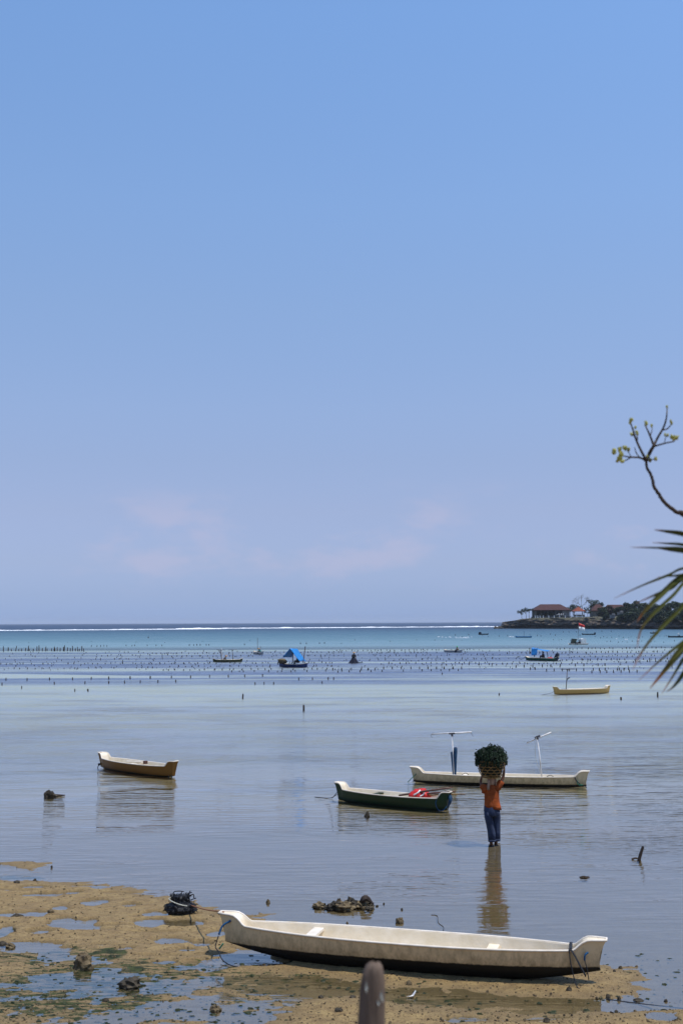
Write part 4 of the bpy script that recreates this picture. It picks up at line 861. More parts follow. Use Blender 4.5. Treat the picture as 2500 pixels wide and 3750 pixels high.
# seaweed
swd = empty('seaweed_heap', (pw.x+.002, pw.y+.025, 1.46), 0, 'heaped dark green seaweed overflowing the woven basket on the head of the wading person', 'seaweed')
q = MB(); q.loft([ring((0, 0, t*BH-.0), brad(t)-.025, brad(t)-.025, 20, fold=.02) for t in (.06, .3, .6, .9)]); q.blob((-.02, 0, .43), (.31, .30, .19), 3, .5, 3, freq=2.2)
q.build('core', M['weed_dark'], swd)
q = MB(); rnd = random.Random(3)
for k in range(420):
    a = rnd.random()*2*PI; el = rnd.uniform(-.25, 1)*PI/2
    base = Vector((math.cos(a)*math.cos(el)*.30, math.sin(a)*math.cos(el)*.30, .42+math.sin(el)*.18)); d = (base-Vector((0, 0, .42))).normalized()
    d = (d+Vector((rnd.gauss(0, .5), rnd.gauss(0, .5), rnd.gauss(0, .5)))).normalized(); ln = rnd.uniform(.03, .11); base = base*1.0+d*.01*rnd.random()
    for s in range(3):
        d2 = (d+Vector((rnd.gauss(0, .5), rnd.gauss(0, .5), rnd.gauss(0, .5)))).normalized()
        q.tube([base, base+d2*ln*.6, base+d2*ln+Vector((0, 0, -.008))], [.010, .011, .006], 3)
for k in range(34):            # knots of weed standing proud of the heap
    a = rnd.random()*2*PI; el = rnd.uniform(0, 1)*PI/2
    c_ = Vector((math.cos(a)*math.cos(el)*.33, math.sin(a)*math.cos(el)*.33, .42+math.sin(el)*(.20+.05*math.sin(a*2+1))))
    for s in range(16):
        d2 = Vector((rnd.gauss(0, 1), rnd.gauss(0, 1), rnd.gauss(0, .8))).normalized(); ln = rnd.uniform(.03, .07); p0 = c_+Vector((rnd.gauss(0, .03), rnd.gauss(0, .03), rnd.gauss(0, .03)))
        q.tube([p0, p0+d2*ln*.6, p0+d2*ln+Vector((0, 0, -.012))], [.009, .012, .006], 3)
for k in range(14):            # limp strands trailing down the basket
    a = rnd.uniform(-PI, 0); r_ = brad(.9)+.02; p0 = Vector((math.cos(a)*r_, math.sin(a)*r_, .41)); ln = rnd.uniform(.08, .22)
    q.tube(spline([p0, p0+Vector((math.cos(a)*.02, math.sin(a)*.02, -ln*.5)), p0+Vector((rnd.gauss(0, .02), 0, -ln))], 4), [.010]*8+[.005], 4)
for k in range(26):            # strands hanging over the rim
    a = rnd.choice([0.15, -.05, .35, PI*.98, PI*1.12, -PI*.62, -PI*.5, -PI*.42])+rnd.gauss(0, .16); r_ = brad(.95)
    for s in range(7):
        p0 = Vector((math.cos(a)*(r_+.015), math.sin(a)*(r_+.015), .40-rnd.random()*.13)); d2 = Vector((math.cos(a)*.5+rnd.gauss(0, .4), math.sin(a)*.5+rnd.gauss(0, .4), rnd.gauss(-.3, .5))).normalized()
        q.tube([p0, p0+d2*.03, p0+d2*.055], [.011, .011, .006], 3)
q.build('fronds', M['weed_green'], swd, kind='stuff')

def small_person(loc, rz, label, shirt, hat=None, hatm=None, pose='sit', legs='cloth_dark', hair=True):
    """a person in a boat: body, shirt, trousers, hat"""
    r0 = empty('person', loc, rz, label, 'person')
    if pose == 'sit':      # hips on the thwart, knees forward
        hip, chest, neck, head = (0, 0, .12), (.05, 0, .42), (.09, 0, .58), (.12, 0, .70)
        legp = [[(.22, s*.12, .16), (.42, s*.13, .18), (.45, s*.13, -.12), (.54, s*.13, -.16)] for s in (-1, 1)]
        arm = [[(.06, s*.19, .50), (.16, s*.24, .30), (.36, s*.15, .28)] for s in (-1, 1)]
    elif pose == 'bend':   # seated, leaning far forward over the side
        hip, chest, neck, head = (0, 0, .12), (.16, 0, .40), (.27, 0, .52), (.36, 0, .60)
        legp = [[(.22, s*.12, .16), (.40, s*.13, .20), (.42, s*.13, -.12), (.5, s*.13, -.16)] for s in (-1, 1)]
        arm = [[(.22, s*.19, .45), (.32, s*.22, .20), (.42, s*.15, -.02)] for s in (-1, 1)]
    else:                  # standing in the water, stooping a little
        hip, chest, neck, head = (0, 0, .74), (.08, 0, 1.05), (.14, 0, 1.20), (.19, 0, 1.31)
        legp = [[(.02, s*.10, .68), (.04, s*.12, .38), (0, s*.12, .05), (.08, s*.12, .0)] for s in (-1, 1)]
        arm = [[(.10, s*.19, 1.12), (.14, s*.26, .85), (.26, s*.22, .62)] for s in (-1, 1)]
    V = [Vector(hip)]; R = [(.12, .15)]; E = []
    c = chain(V, E, R, 0, [Vector(hip).lerp(Vector(chest), .5), chest], [(.10, .13), (.10, .15)])
    chain(V, E, R, c, [neck, Vector(head)-Vector((.01, 0, .03)), Vector(head)+Vector((.01, 0, .06))], [.05, .085, .075])
    for s in (0, 1):
        i = chain(V, E, R, c, arm[s], [.052, .04, .026]); d = (V[-1]-V[-2]).normalized(); hand(V, E, R, i, d, d.orthogonal(), d.cross(d.orthogonal()), .085)
        chain(V, E, R, 0, legp[s], [.08, .058, .042, .03])
    mesh_obj('body', skin_mesh('body', V, E, R, 0, 1), 'skin', r0)
    q = MB(); H, C, Nk = Vector(hip), Vector(chest), Vector(neck)
    q.loft([ring(H, .17, .19, 14), ring(H.lerp(C, .5), .155, .175, 14), ring(C, .155, .19, 14), ring(C.lerp(Nk, .7), .10, .13, 14)], caps=True)
    for s in (0, 1): q.tube([C+Vector((0, (s*2-1)*.08, .03)), arm[s][0], Vector(arm[s][0]).lerp(Vector(arm[s][1]), .8)], [.085, .075, .062], 8)
    q.build('shirt', M[shirt], r0, True)
    q = MB(); q.loft([ring(H+Vector((0, 0, -.10)), .16, .18, 14), ring(H+Vector((0, 0, .03)), .165, .185, 14)])
    for s in (0, 1): q.tube([H+Vector((0, (s*2-1)*.08, -.02))]+[Vector(x) for x in legp[s][:3]], [.10, .098, .08, .066], 8)
    q.build('trousers', M[legs], r0, True)
    hd_ = Vector(head)
    if hat == 'straw':
        MB().loft([ring(hd_+Vector((0, 0, .03)), .25, .25, 16), ring(hd_+Vector((0, 0, .06)), .24, .24, 16), ring(hd_+Vector((0, 0, .13)), .12, .12, 16), ring(hd_+Vector((0, 0, .18)), .02, .02, 16)]).build('hat', M[hatm or 'straw'], r0, True)
    elif hat == 'cap':
        q = MB(); q.blob(hd_+Vector((0, 0, .07)), (.12, .115, .09), 1, .05, 2); q.box(hd_+Vector((.13, 0, .05)), (.14, .14, .015)); q.build('hat', M[hatm], r0, True)
    else:
        MB().blob(hd_+Vector((-.02, 0, .04)), (.105, .10, .105), 1, .08, 2).build('hair', M['hair'], r0, True)
    return r0

# ------------------------------------------------------------------ boats of the weed farm
b6, L6, G6 = make_boat((778, 2411), (890, 2410), 'farm_boat', 'dark olive boat with two thin T poles and a person in a straw hat', hull_olive, B=.75, Dp=.40, He=.14, lod=2, e_w=.3)
t1 = tpole(b6, L6, 810, 810, 2380, 0, (792, 2379.5), (826, 2380.5), rm='steel', r=.05, arm_r=.03)
MB().tube([t1[0]+Vector((.12, 0, 0)), t1[1]+Vector((.02, 0, .25))], .055, 6).build('mast', M['pvc'], b6)
MB().tube([t1[1]+Vector((-.35, 0, 0)), t1[0].lerp(t1[1], .55)], .03, 5).build('strut', M['wood_grey'], b6)
tpole(b6, L6, 852, 851, 2380, 0, (836, 2380.5), (867, 2378.5), rm='steel', r=.05, arm_r=.03)
small_person(world(b6, (-.55, 0, .18)), .2, 'person in dark clothes and round straw hat bending in the dark olive boat', 'cloth_brown', 'straw', pose='bend')
b7, L7, G7 = make_boat((926, 2384), (965, 2384), 'farm_boat', 'short white boat with a tall thin mast behind the blue tarpaulin tent boat', hull_pale, B=.8, Dp=.42, He=.14, lod=2, L_fix=3.2, yaw_fix=-1.0)
MB().tube([(-.2, 0, .1), (-.22, 0, 2.6)], .035, 6).build('mast', M['wood_grey'], b7)
MB().box((-1.3, .0, .5), (.35, .3, .22)).build('crate', M['white_rim'], b7)
MB().tube([(.5, .1, .3), (.55, .1, 1.35)], .04, 6).build('paddle', M['wood_pole'], b7)
small_person(world(b7, (.75, .05, .3)), 2.8, 'person in a teal shirt and pale hat bending over in the short white boat', 'cloth_teal', 'straw', pose='bend')
b8, L8, G8 = make_boat((1021, 2425.5), (1127, 2427.5), 'farm_boat', 'navy blue boat sheltered by a bright blue tarpaulin tent', hull_blue, innerm='white_in', rimm='white_rim', B=.85, Dp=.42, He=.06, lod=2, e_w=.12, sheer=.12)
# tarpaulin: ridge over the boat, left flap stretched out, right flap down to the stern
def loc8(px, py, dy=0.0):
    D = b8.location.y+dy; return Lp(b8, far(px, py, D))
q = MB(); nn = 8
def sheet(c00, c01, c10, c11, nu=8, nv=6, sag=.12, seed=0):
    rows = []
    for i in range(nu+1):
        u = i/nu; row = []
        for j in range(nv+1):
            v = j/nv; p = c00.lerp(c10, u).lerp(c01.lerp(c11, u), v)
            row.append(p+Vector((0, 0, -sag*math.sin(PI*u)*(.6+.4*math.sin(PI*v))+.04*mnoise.noise(Vector((u*4, v*4, seed))))))
        rows.append(row)
    return rows
r1, r2 = loc8(1062, 2375, -.9), loc8(1088, 2376, .9)
q.loft(sheet(loc8(1035, 2407, -.9), loc8(1068, 2407, .9), r1, r2, sag=-.05), closed=False, caps=False)
q.loft(sheet(r1, r2, loc8(1096, 2421, -.9), loc8(1120, 2421, .9), sag=.05, seed=4), closed=False, caps=False)
o = q.build('tarpaulin', M['tarp_blue'], b8, True); o.modifiers.new('thick', 'SOLIDIFY').thickness = .02
MB().tube([loc8(1072, 2427), loc8(1072, 2384)], .05, 6).build('tent_pole', M['wood_dark'], b8)
MB().tube([loc8(1110, 2427), loc8(1117.5, 2367)], .045, 6).build('mast', M['wood_pole'], b8)
MB().tube([loc8(1017, 2434), loc8(1018, 2424)], .05, 6).build('bow_post', M['wood_grey'], b8)
rope([loc8(1018, 2425), loc8(1028, 2425)], .03, 'rope_dark', b8)
p = world(b8, loc8(1034, 2423)); lw = empty('seaweed_heap', p, 0, 'brown heap of harvested seaweed in the bow of the navy blue boat', 'seaweed'); q = MB(); q.blob((0, 0, .05), (.5, .3, .28), 2, .4, 2); q.build('heap', M['rock_pale'], lw)
small_person(world(b8, loc8(1092, 2428)), 2.9, 'person in dark clothes sitting in the shade of the blue tarpaulin tent', 'cloth_dark', None)
p = at(1295, 2428)
wader = small_person((p.x, p.y, -.12), -1.4, 'person in a grey brown shirt and hat wading among the weed rows', 'cloth_brown', 'straw', pose='stand')
hn = empty('harvest_net', (p.x, p.y-.15, 0), 0, 'dark dripping heap of seaweed line held by the wader among the weed rows', 'seaweed')
q = MB(); q.loft([ring((0, 0, -.05), .75, .4, 16, fold=.18), ring((0, 0, .15), .55, .35, 16, fold=.15), ring((0, 0, .42), .36, .28, 16, fold=.1), ring((0, 0, .60), .26, .22, 16, fold=.1)]); q.tube([(.5, 0, .05), (1.1, 0, .03)], .05, 5); q.build('heap', M['cloth_dark'], hn)
b9, L9, G9 = make_boat((1625, 2378), (1692, 2379), 'farm_boat', 'pale grey boat carrying a person in a bright green cap', hull_pale, B=.8, Dp=.42, He=.10, lod=2, e_w=.35)
small_person(world(b9, (.9, 0, .26)), -2.6, 'person in a tan shirt and bright green cap sitting in the pale grey boat', 'cloth_tan', 'cap', 'hat_green')
b10, L10, G10 = make_boat((1923, 2403), (2043, 2406), 'farm_boat', 'bottle green boat with a flat blue canopy on poles', hull_dgreen, B=.85, Dp=.44, He=.14, lod=2, e_w=.28)
def loc10(px, py, dy=0.0): return Lp(b10, far(px, py, b10.location.y+dy))
q = MB(); q.loft(sheet(loc10(1946, 2373, -.5), loc10(1950, 2371, .7), loc10(2002, 2386, -.5), loc10(2014, 2382.5, .7), sag=.08), closed=False, caps=False)
q.loft(sheet(loc10(1944, 2373, -.5), loc10(1967, 2374, -.45), loc10(1944, 2400, -.5), loc10(1964, 2399, -.45), sag=0, seed=7), closed=False, caps=False)
o = q.build('canopy', M['tarp_blue'], b10, True); o.modifiers.new('thick', 'SOLIDIFY').thickness = .02
for a, b in (((1938, 2396), (1938, 2372)), ((1955, 2405), (1955, 2376)), ((2005, 2408), (2001, 2385)), ((1956, 2405), (1957, 2373))):
    MB().tube([loc10(*a), loc10(*b)], .045, 6).build('canopy_pole', M['wood_dark'], b10)
mo = empty('outboard_motor', world(b10, (L10/2-.1, 0, .35)), b10.rotation_euler.z, 'black covered outboard motor tilted up at the stern of the bottle green boat', 'motor')
q = MB(); q.loft([[Vector((x-.32*w_, -.15, z)), Vector((x+.22*w_, -.15, z)), Vector((x+.22*w_, .15, z)), Vector((x-.32*w_, .15, z))] for x, z, w_ in ((.0, -.25, .5), (-.05, .1, 1.0), (.05, .45, .9), (.12, .72, .55))]); q.build('cover', M['cloth_dark'], mo)
MB().box((.3, 0, -.2), (.18, .22, .3)).build('bracket', M['white_cloth'], mo); MB().tube([(.42, 0, -.1), (.55, 0, -.4)], .06, 6).build('leg', M['cloth_dark'], mo)
rd = empty('bundle', world(b10, (L10*.27, 0, .36)), 0, 'small red bundle lying between the person and motor in the bottle green boat', 'bundle'); MB().blob((0, 0, .05), (.36, .2, .15), 2, .3, 2).build('cloth', M['red'], rd)
small_person(world(b10, loc10(1989, 2409)), 2.9, 'person in black sitting under the end of the flat blue canopy', 'cloth_dark', None)
rope([loc10(1923, 2406), loc10(1915, 2411), loc10(1904, 2416.5)], .03, 'rope_dark', b10)
# raft with two shelters and a flag
pa, pb = at(2080, 2361), at(2156, 2361); Dr = pa.y; raft = empty('raft', ((pa.x+pb.x)/2, Dr, -.05), 0, 'pale raft with two canvas shelters and a tall red and white flag', 'raft')
Lr = (pb.x-pa.x); sc = Dr/FPX
q = MB(); q.loft([[Vector((x, -.9*w_, z)) for x, w_, z in ((-Lr/2-.1, .5, .42), (-Lr/2+.3, 1, .28), (Lr/2-.3, 1, .28), (Lr/2+.1, .5, .44))], [Vector((x, -.9*w_, z)) for x, w_, z in ((-Lr/2+.25, .4, .0), (-Lr/2+.5, 1, -.1), (Lr/2-.5, 1, -.1), (Lr/2-.25, .4, .0))], [Vector((x, .9*w_, z)) for x, w_, z in ((-Lr/2+.25, .4, .0), (-Lr/2+.5, 1, -.1), (Lr/2-.5, 1, -.1), (Lr/2-.25, .4, .0))], [Vector((x, .9*w_, z)) for x, w_, z in ((-Lr/2-.1, .5, .42), (-Lr/2+.3, 1, .28), (Lr/2-.3, 1, .28), (Lr/2+.1, .5, .44))]], closed=False, caps=False)
q.box((0, 0, .27), (Lr-.6, 1.7, .05)); q.build('deck', hull_pale, raft)
def rx(px): return (px-2118)*sc
q = MB(); q.loft([[Vector((rx(x), y, z)) for x, z in ((2091, .3), (2096, 1.35), (2112, 1.25), (2104, .35))] for y in (-.8, .8)], closed=True, caps=True); q.build('shelter', M['canvas_dark'], raft)
q = MB(); q.loft([[Vector((rx(x), y, z)) for x, z in ((2125, .3), (2126, 1.25), (2134, 1.40), (2144, 1.36), (2144, .3))] for y in (-.8, .8)], closed=True, caps=True); q.build('shelter', M['canvas_white'], raft)
MB().tube([(rx(2117), 0, .3), (rx(2117), 0, 1.4), (rx(2120.5), 0, far(2120, 2279, Dr).z+.05)], .045, 6).build('flagpole', M['steel'], raft)
MB().tube([(rx(2112), 0, 1.30), (rx(2126), 0, 1.30)], .04, 6).build('ridge_pole', M['white_cloth'], raft)
fz = lambda py: far(2130, py, Dr).z+.05
def flag_half(name, ya0, ya1, yb0, yb1, m):
    rows = []
    for i in range(7):
        u = i/6; xx = rx(2121.3 if True else 0)+u*(2142-2121)*sc+(.0); t0 = ya0+(yb0-ya0)*u; t1 = ya1+(yb1-ya1)*u
        rows.append([Vector((xx-(.035*(py_-2281)*sc*3 if False else 0), .12*math.sin(u*6), fz(py_))) for py_ in (t0, (t0+t1)/2, t1)])
    o = MB().loft(rows, closed=False, caps=False).build(name, m, fl, True); o.modifiers.new('thick', 'SOLIDIFY').thickness = .02
fl = bpy.data.objects.new('flag', None); COL.objects.link(fl); fl.parent = raft
flag_half('red_band', 2280.5, 2294.5, 2290, 2299, M['red']); flag_half('white_band', 2294.5, 2306, 2299, 2310.5, M['white_cloth'])
small_person((raft.location.x+rx(2105), Dr-.75, .22), -.3, 'person in green sitting in front of the dark shelter on the raft', 'cloth_green', None)
small_person((raft.location.x+rx(2122), Dr-.3, .22), 3.0, 'person in dark clothes sitting between the two shelters on the raft', 'cloth_dark', None)
# far small boats
def far_boat(xa, xb, y, label, hm, rim='white_rim', **k):
    return make_boat((xa, y), (xb, y), 'rowing_boat', label, hm, rimm=rim, B=.9, Dp=.5, He=.15, lod=2, e_w=.3, z0=-.1, **k)
c1 = far_boat(1750, 1787, 2319.2, 'small black boat with a dark box in its bow, farthest left of the distant boats', hull_black, 'cloth_dark'); MB().box((-c1[1]*.34, 0, .75), (.9, .6, .8)).build('box', M['cloth_dark'], c1[0])
c2 = far_boat(1885, 1946, 2328.5, 'faded blue long boat in front of the headland cliff', hull_sky, 'tarp_blue', innerm='tarp_blue')
MB().tube([(.2, 0, .3), (.2, 0, 2.2)], .05, 5).build('mast', M['steel'], c2[0])
c3 = far_boat(2128, 2180, 2319.2, 'dark slim boat with a raised motor right of the flag', hull_black, 'cloth_dark', innerm='canvas_dark'); MB().box((c3[1]*.45, 0, .72), (.5, .4, .6)).build('motor', M['cloth_dark'], c3[0])
c4 = far_boat(2378, 2408, 2315, 'small dark boat near the cliff partly behind the leaf tips', hull_black, 'cloth_dark', innerm='canvas_dark')
small_person(world(c4[0], (-.4, 0, .3)), 0, 'person in a pale shirt sitting in the small dark boat behind the leaf tips', 'cloth_tan', 'straw')
c5 = far_boat(2443, 2512, 2327.5, 'long dark boat at the right edge of the picture carrying a person in white', hull_black, 'cloth_dark', innerm='canvas_dark')
small_person(world(c5[0], (.3, 0, .5)), .4, 'person in white sitting in the long dark boat at the right edge', 'white_cloth', 'straw', 'white_cloth')
# white floats strung in front of the headland
fm = MB().blob((0, 0, 0), (.38, .22, .16), 1, .1, 1).build('float', M['float_white'], None, True); first = True
for i, (px, py) in enumerate([(1604, 2333), (1618, 2334), (1632, 2335.5), (1646, 2334), (1668, 2335), (1684, 2334.5), (1700, 2335), (1712, 2334), (1726, 2333.5), (1866, 2333), (1876, 2333.5), (2255, 2341), (2290, 2343), (2335, 2344)]):
    o = fm if i == 0 else fm.copy()
    if i: COL.objects.link(o)
    p = at(px, py); o.location = (p.x, p.y, .06); o.rotation_euler.z = i; o.scale = (1+.6*(i % 3 == 0), 1, 1)
    tag(o, ('white float in the string left of the faded blue boat, %s from the left' % ORD[i]) if i < 9 else ('white float at the left end of the faded blue boat, %s one' % ('outer', 'inner')[i-9]) if i < 11 else 'white float right of the raft, %s from the left' % ORD[i-11], 'float', 'white floats in front of the headland')
# pale line of foam
for k, (xa, xb, py) in enumerate([(1670, 1718, 2336.3)]):
    a, b = at(xa, py), at(xb, py); MB().tube([a, (a+b)/2, b], [.15, .22, .12], 6, flat=.3).build('foam_line', M['foam'], kind='stuff')

# ------------------------------------------------------------------ stakes of the seaweed farm
stake_meshes = []
for k in range(5):
    m = MB(); m.tube([Vector((0, 0, -.14)), Vector((.02*random.uniform(-1, 1), 0, .5)), Vector((.03*random.uniform(-1, 1), 0, 1.0))], [1, .95, .8], 6)
    me = bpy.data.meshes.new('stake'); me.from_pydata(m.v, [], m.f); me.materials.append(M['wood_dark']); stake_meshes.append(me)
stakes = []
def add_stake(px, py, hpx, wpx, lean, row): stakes.append((px, py, hpx, wpx, lean, row))
rs = random.Random(42)
def row(x0, y0, x1, y1, sp, h, w, name, jit=.35, keep=.85, jy=1.2):
    n = int((x1-x0)/sp)
    for i in range(n+1):
        if rs.random() > keep: continue
        t = (i+rs.uniform(-jit, jit))/max(1, n)
        add_stake(x0+(x1-x0)*t, y0+(y1-y0)*t+rs.uniform(-jy, jy), h*rs.uniform(.5, 1.05), w*.95, rs.gauss(0, .07), name)
A = 'dark stake in the dense row of tall leaning stakes at the far left'
for X, yt in [(35, 175), (82, 183), (112, 199), (152, 172), (183, 202), (210, 197), (248, 191), (270, 170), (282, 198), (322, 198), (356, 176), (376, 165), (408, 193), (438, 178), (453, 196), (497, 195), (520, 178), (528, 192), (550, 182), (578, 190), (610, 182), (617, 165), (648, 186), (675, 192), (697, 172), (723, 194), (747, 182), (762, 200), (785, 174), (802, 196)]:
    add_stake(X/2.613, 2384, (220-yt)/2.613, 3.4, {152: .2, 270: .15, 376: -.35, 438: .12, 520: -.1, 747: .1}.get(X, rs.gauss(0, .04)), A)
B_ = 'short dark stake in the sparse row beyond the seaweed beds'
for X, Y in [(877, 178), (930, 179), (965, 178), (996, 176), (1024, 177), (1208, 173), (1265, 174), (1290, 172), (1410, 172), (1495, 172), (1550, 172)]: add_stake(X/2.613, 2300+Y/2.613, 5, 3, 0, B_)
for X, Y in [(870, 207), (890, 207), (905, 206), (920, 206), (948, 206), (960, 206), (1123, 204), (1380, 199), (1407, 199), (1467, 198), (1490, 197), (682, 172)]: add_stake(X/1.2544, 2200+Y/1.2544, 6, 3, 0, B_)
C_ = 'dark stake standing in the nearest row of the seaweed farm'
for X, Y in [(60, 500), (262, 502), (476, 497), (697, 496), (875, 491), (1044, 490), (1248, 486), (1441, 483), (22, 546), (522, 538), (815, 533), (1043, 530), (1194, 527), (1344, 522), (1512, 521), (210, 578), (718, 606), (845, 605)]: add_stake(X/2.613, 2300+Y/2.613, 9, 4, 0, C_)
for X, Y in [(500, 359), (598, 358), (690, 357), (788, 355), (876, 355), (963, 352), (1049, 351), (1124, 350), (1206, 348), (1372, 364), (1435, 363), (1507, 362), (1532, 362), (500, 380), (573, 378), (645, 377), (727, 376), (808, 374), (1172, 385), (1213, 384), (1257, 384), (1479, 380)]: add_stake(X/1.2544, 2200+Y/1.2544, 9, 4, 0, C_)
for X in (52, 144, 246, 350, 418, 491, 582, 672, 766, 866, 956, 1044, 1133, 1212, 1307, 1394): add_stake(1200+X/2.851, 2330+(355 if X < 500 else 342)/2.851, 9, 4, 0, C_)
for X, Y in [(105, 378), (222, 374), (335, 374), (450, 371), (565, 370), (787, 367), (982, 363), (1078, 362), (1178, 362), (1268, 359), (1360, 360), (1192, 398)]: add_stake(1200+X/2.851, 2330+Y/2.851, 7, 4, 0, C_)
for X, Y in [(120, 515), (213, 513), (312, 513), (421, 510), (518, 508), (626, 505), (800, 500), (898, 498), (1060, 496), (1140, 494), (284, 540), (340, 540), (470, 560), (557, 558), (650, 557), (730, 556), (812, 555), (897, 553), (990, 578), (1085, 576), (1160, 575), (1238, 574), (1325, 572), (1420, 571), (1508, 571), (1005, 550), (1075, 550), (1142, 549), (1282, 548), (1305, 547), (1357, 548), (1411, 543)]: add_stake(1850+X/3.136, 2280+Y/3.136, 9.5, 4, 0, C_)
E_ = 'short dark stake in the middle rows of the seaweed farm'
row(0, 2433, 540, 2431, 22, 6, 3.6, E_); row(0, 2450, 560, 2446, 26, 5.5, 3.6, E_); row(400, 2402, 620, 2400, 36, 6, 3.4, E_); row(370, 2414, 640, 2412, 36, 5, 3.4, E_)
row(560, 2431, 1240, 2428, 21, 6, 3.6, E_); row(590, 2455, 1220, 2452, 27, 7, 3.8, E_); row(600, 2443, 1240, 2440, 24, 6, 3.6, E_); row(820, 2461, 1250, 2459, 26, 8, 3.8, E_)
row(560, 2394, 1250, 2389, 15, 5, 3.2, E_); row(600, 2405, 1240, 2402, 22, 5, 3.4, E_)
row(1350, 2392, 1560, 2391, 15, 6, 3.4, E_); row(1230, 2384, 1750, 2380, 14, 5, 3.2, E_); row(1370, 2403, 1800, 2398, 18, 4.5, 3.2, E_); row(1270, 2419, 1900, 2412, 17, 5, 3.4, E_); row(1400, 2432, 1800, 2428, 20, 7, 3.8, E_); row(1620, 2437, 1860, 2434, 18, 8, 3.8, E_)
row(2035, 2378, 2500, 2373, 16, 6, 3.4, E_, keep=.95); row(1860, 2394, 2500, 2388, 16, 7, 3.6, E_); row(2060, 2420, 2500, 2415, 17, 7, 3.8, E_); row(1860, 2432, 2150, 2430, 18, 7, 3.8, E_); row(2260, 2426, 2500, 2422, 17, 8, 3.8, E_); row(2100, 2405, 2500, 2401, 20, 5, 3.4, E_)
singles = [(889, 2558, 17, 6, .06, 'short leaning stake standing alone in pale water left of the picture centre'), (1112, 2603, 21, 8, 0, 'dark upright stake alone in open water, nearest of the offshore stakes'),
           (1826, 2546, 8, 5, .15, 'small dark stump left of the pale yellow canoe'), (2272, 2562, 9, 7, 0, 'small dark stump right of the pale yellow canoe'), (2406, 2552, 17, 6, .03, 'dark stake alone in open water at the right below the leaf tips'), (322, 2530, 7, 5, 0, 'small stump alone in front of the left seaweed rows')]
stakes.sort(key=lambda s: -s[2]*s[3])
order_A = sorted([s[0] for s in stakes if s[5] == A])
def stake_label(px, py, h, lab):
    if lab == A:
        k = order_A.index(px); n = len(order_A)
        return 'dark stake in the tall leaning far left row, ' + ('%s from its left end' % ORD[k] if k < n//2 else '%s from its right end' % ORD[n-1-k])
    zone = ('by the left picture edge' if px < 230 else 'in left picture quarter' if px < 520 else 'left of the dark olive boat' if px < 760 else 'around the dark olive boat' if px < 905 else 'left of the blue tarpaulin' if px < 1010 else 'around the blue tarpaulin boat' if px < 1140 else
            'left of the standing wader' if px < 1280 else 'right of the standing wader' if px < 1450 else 'left of the pale grey boat' if px < 1620 else 'below the pale grey boat' if px < 1720 else 'left of bottle green boat' if px < 1915 else 'around bottle green boat' if px < 2060 else 'below the raft' if px < 2170 else 'right of the raft' if px < 2310 else 'behind the hanging leaf tips')
    rown = 'sparse far row' if lab == B_ else 'nearest row' if lab == C_ else 'farther middle row' if py < 2412 else 'closer middle row'
    size = 'tall' if h > 8.2 else 'stubby' if h < 5 else 'dark'
    return '%s stake in the %s, %s' % (size, rown, zone)
from collections import defaultdict
grp_ = defaultdict(list)
for t_s in stakes[:285]: grp_[stake_label(t_s[0], t_s[1], t_s[2], t_s[5])].append(t_s[0])
def stake_label2(px, py, h, lab):
    b_ = stake_label(px, py, h, lab); g_ = sorted(grp_[b_]); k_ = g_.index(px)
    return b_ if len(g_) == 1 else b_+', %s from left' % ORD[k_] if k_ < 16 else b_+', last right'
far_m = MB()
for i, (px, py, h, w_, ln, lab) in enumerate(stakes):
    p = at(px, py); k = p.y/FPX
    if i < 285:
        o = bpy.data.objects.new('stake', stake_meshes[i % 5]); COL.objects.link(o); o.location = p
        o.scale = (w_*k*.50, w_*k*.50, h*k*1.0); o.rotation_euler = (0, ln, rs.random()*6)
        tag(o, stake_label2(px, py, h, lab), 'stake', lab.replace('short ', '').replace('dark stake', 'stakes'))
    else:
        far_m.tube([p+Vector((0, 0, -.1)), p+Vector((ln*h*k, 0, h*k))], [w_*k*.5, w_*k*.42], 5)
row_start = len(stakes)
stakes = []
row(2180, 2335, 2500, 2332, 14, 4, 2.6, '', jy=3); row(2200, 2352, 2500, 2350, 16, 5, 2.6, '', jy=3); row(1660, 2330, 2120, 2326, 26, 6, 2.2, '', jy=4); row(1980, 2345, 2080, 2345, 20, 4, 2.4, ''); row(1250, 2352, 1700, 2350, 60, 3, 3, '', jy=8); row(100, 2352, 900, 2350, 120, 3, 3, '', jy=4); row(2060, 2316, 2250, 2314, 20, 6, 2, '')
for y_ in range(2386, 2452, 5): row(20+rs.random()*30, y_+2, 2490, y_-3, 62, 4.5, 2.8, '', jit=.6, keep=.75, jy=2)
for px, py, h, w_, ln, lab in stakes:
    p = at(px, py); k = p.y/FPX; far_m.tube([p+Vector((0, 0, -.1)), p+Vector((ln*h*k, 0, h*k))], [w_*k*.5, w_*k*.42], 5)
far_m.build('distant_stakes', M['wood_dark'], kind='stuff')
for i, (px, py, h, w_, ln, lab) in enumerate(singles):
    p = at(px, py); k = p.y/FPX; o = bpy.data.objects.new('stake', stake_meshes[i % 5]); COL.objects.link(o); o.location = p
    o.scale = (w_*k*.5, w_*k*.5, h*k); o.rotation_euler = (0, ln, 0); tag(o, lab, 'stake')

# ------------------------------------------------------------------ things in the shallow water
def rock_thing(name, px, py, wpx, hpx, label, mt='rock', seed=1, dpt=.7, cat='rock', sub=3, amp=.45, group=None, z=None):
    p = at(px, py); k = p.y/FPX; w_, h_ = wpx*k/2, hpx*k
    zz = h_at(p) if z is None else z
    o = MB().blob((0, 0, h_*.2), (w_, w_*dpt, h_*.85), seed, amp, sub, freq=2.2).build(name, M[mt], None, False); o.location = (p.x, p.y, max(zz, -.01)); tag(o, label, cat, group); return o
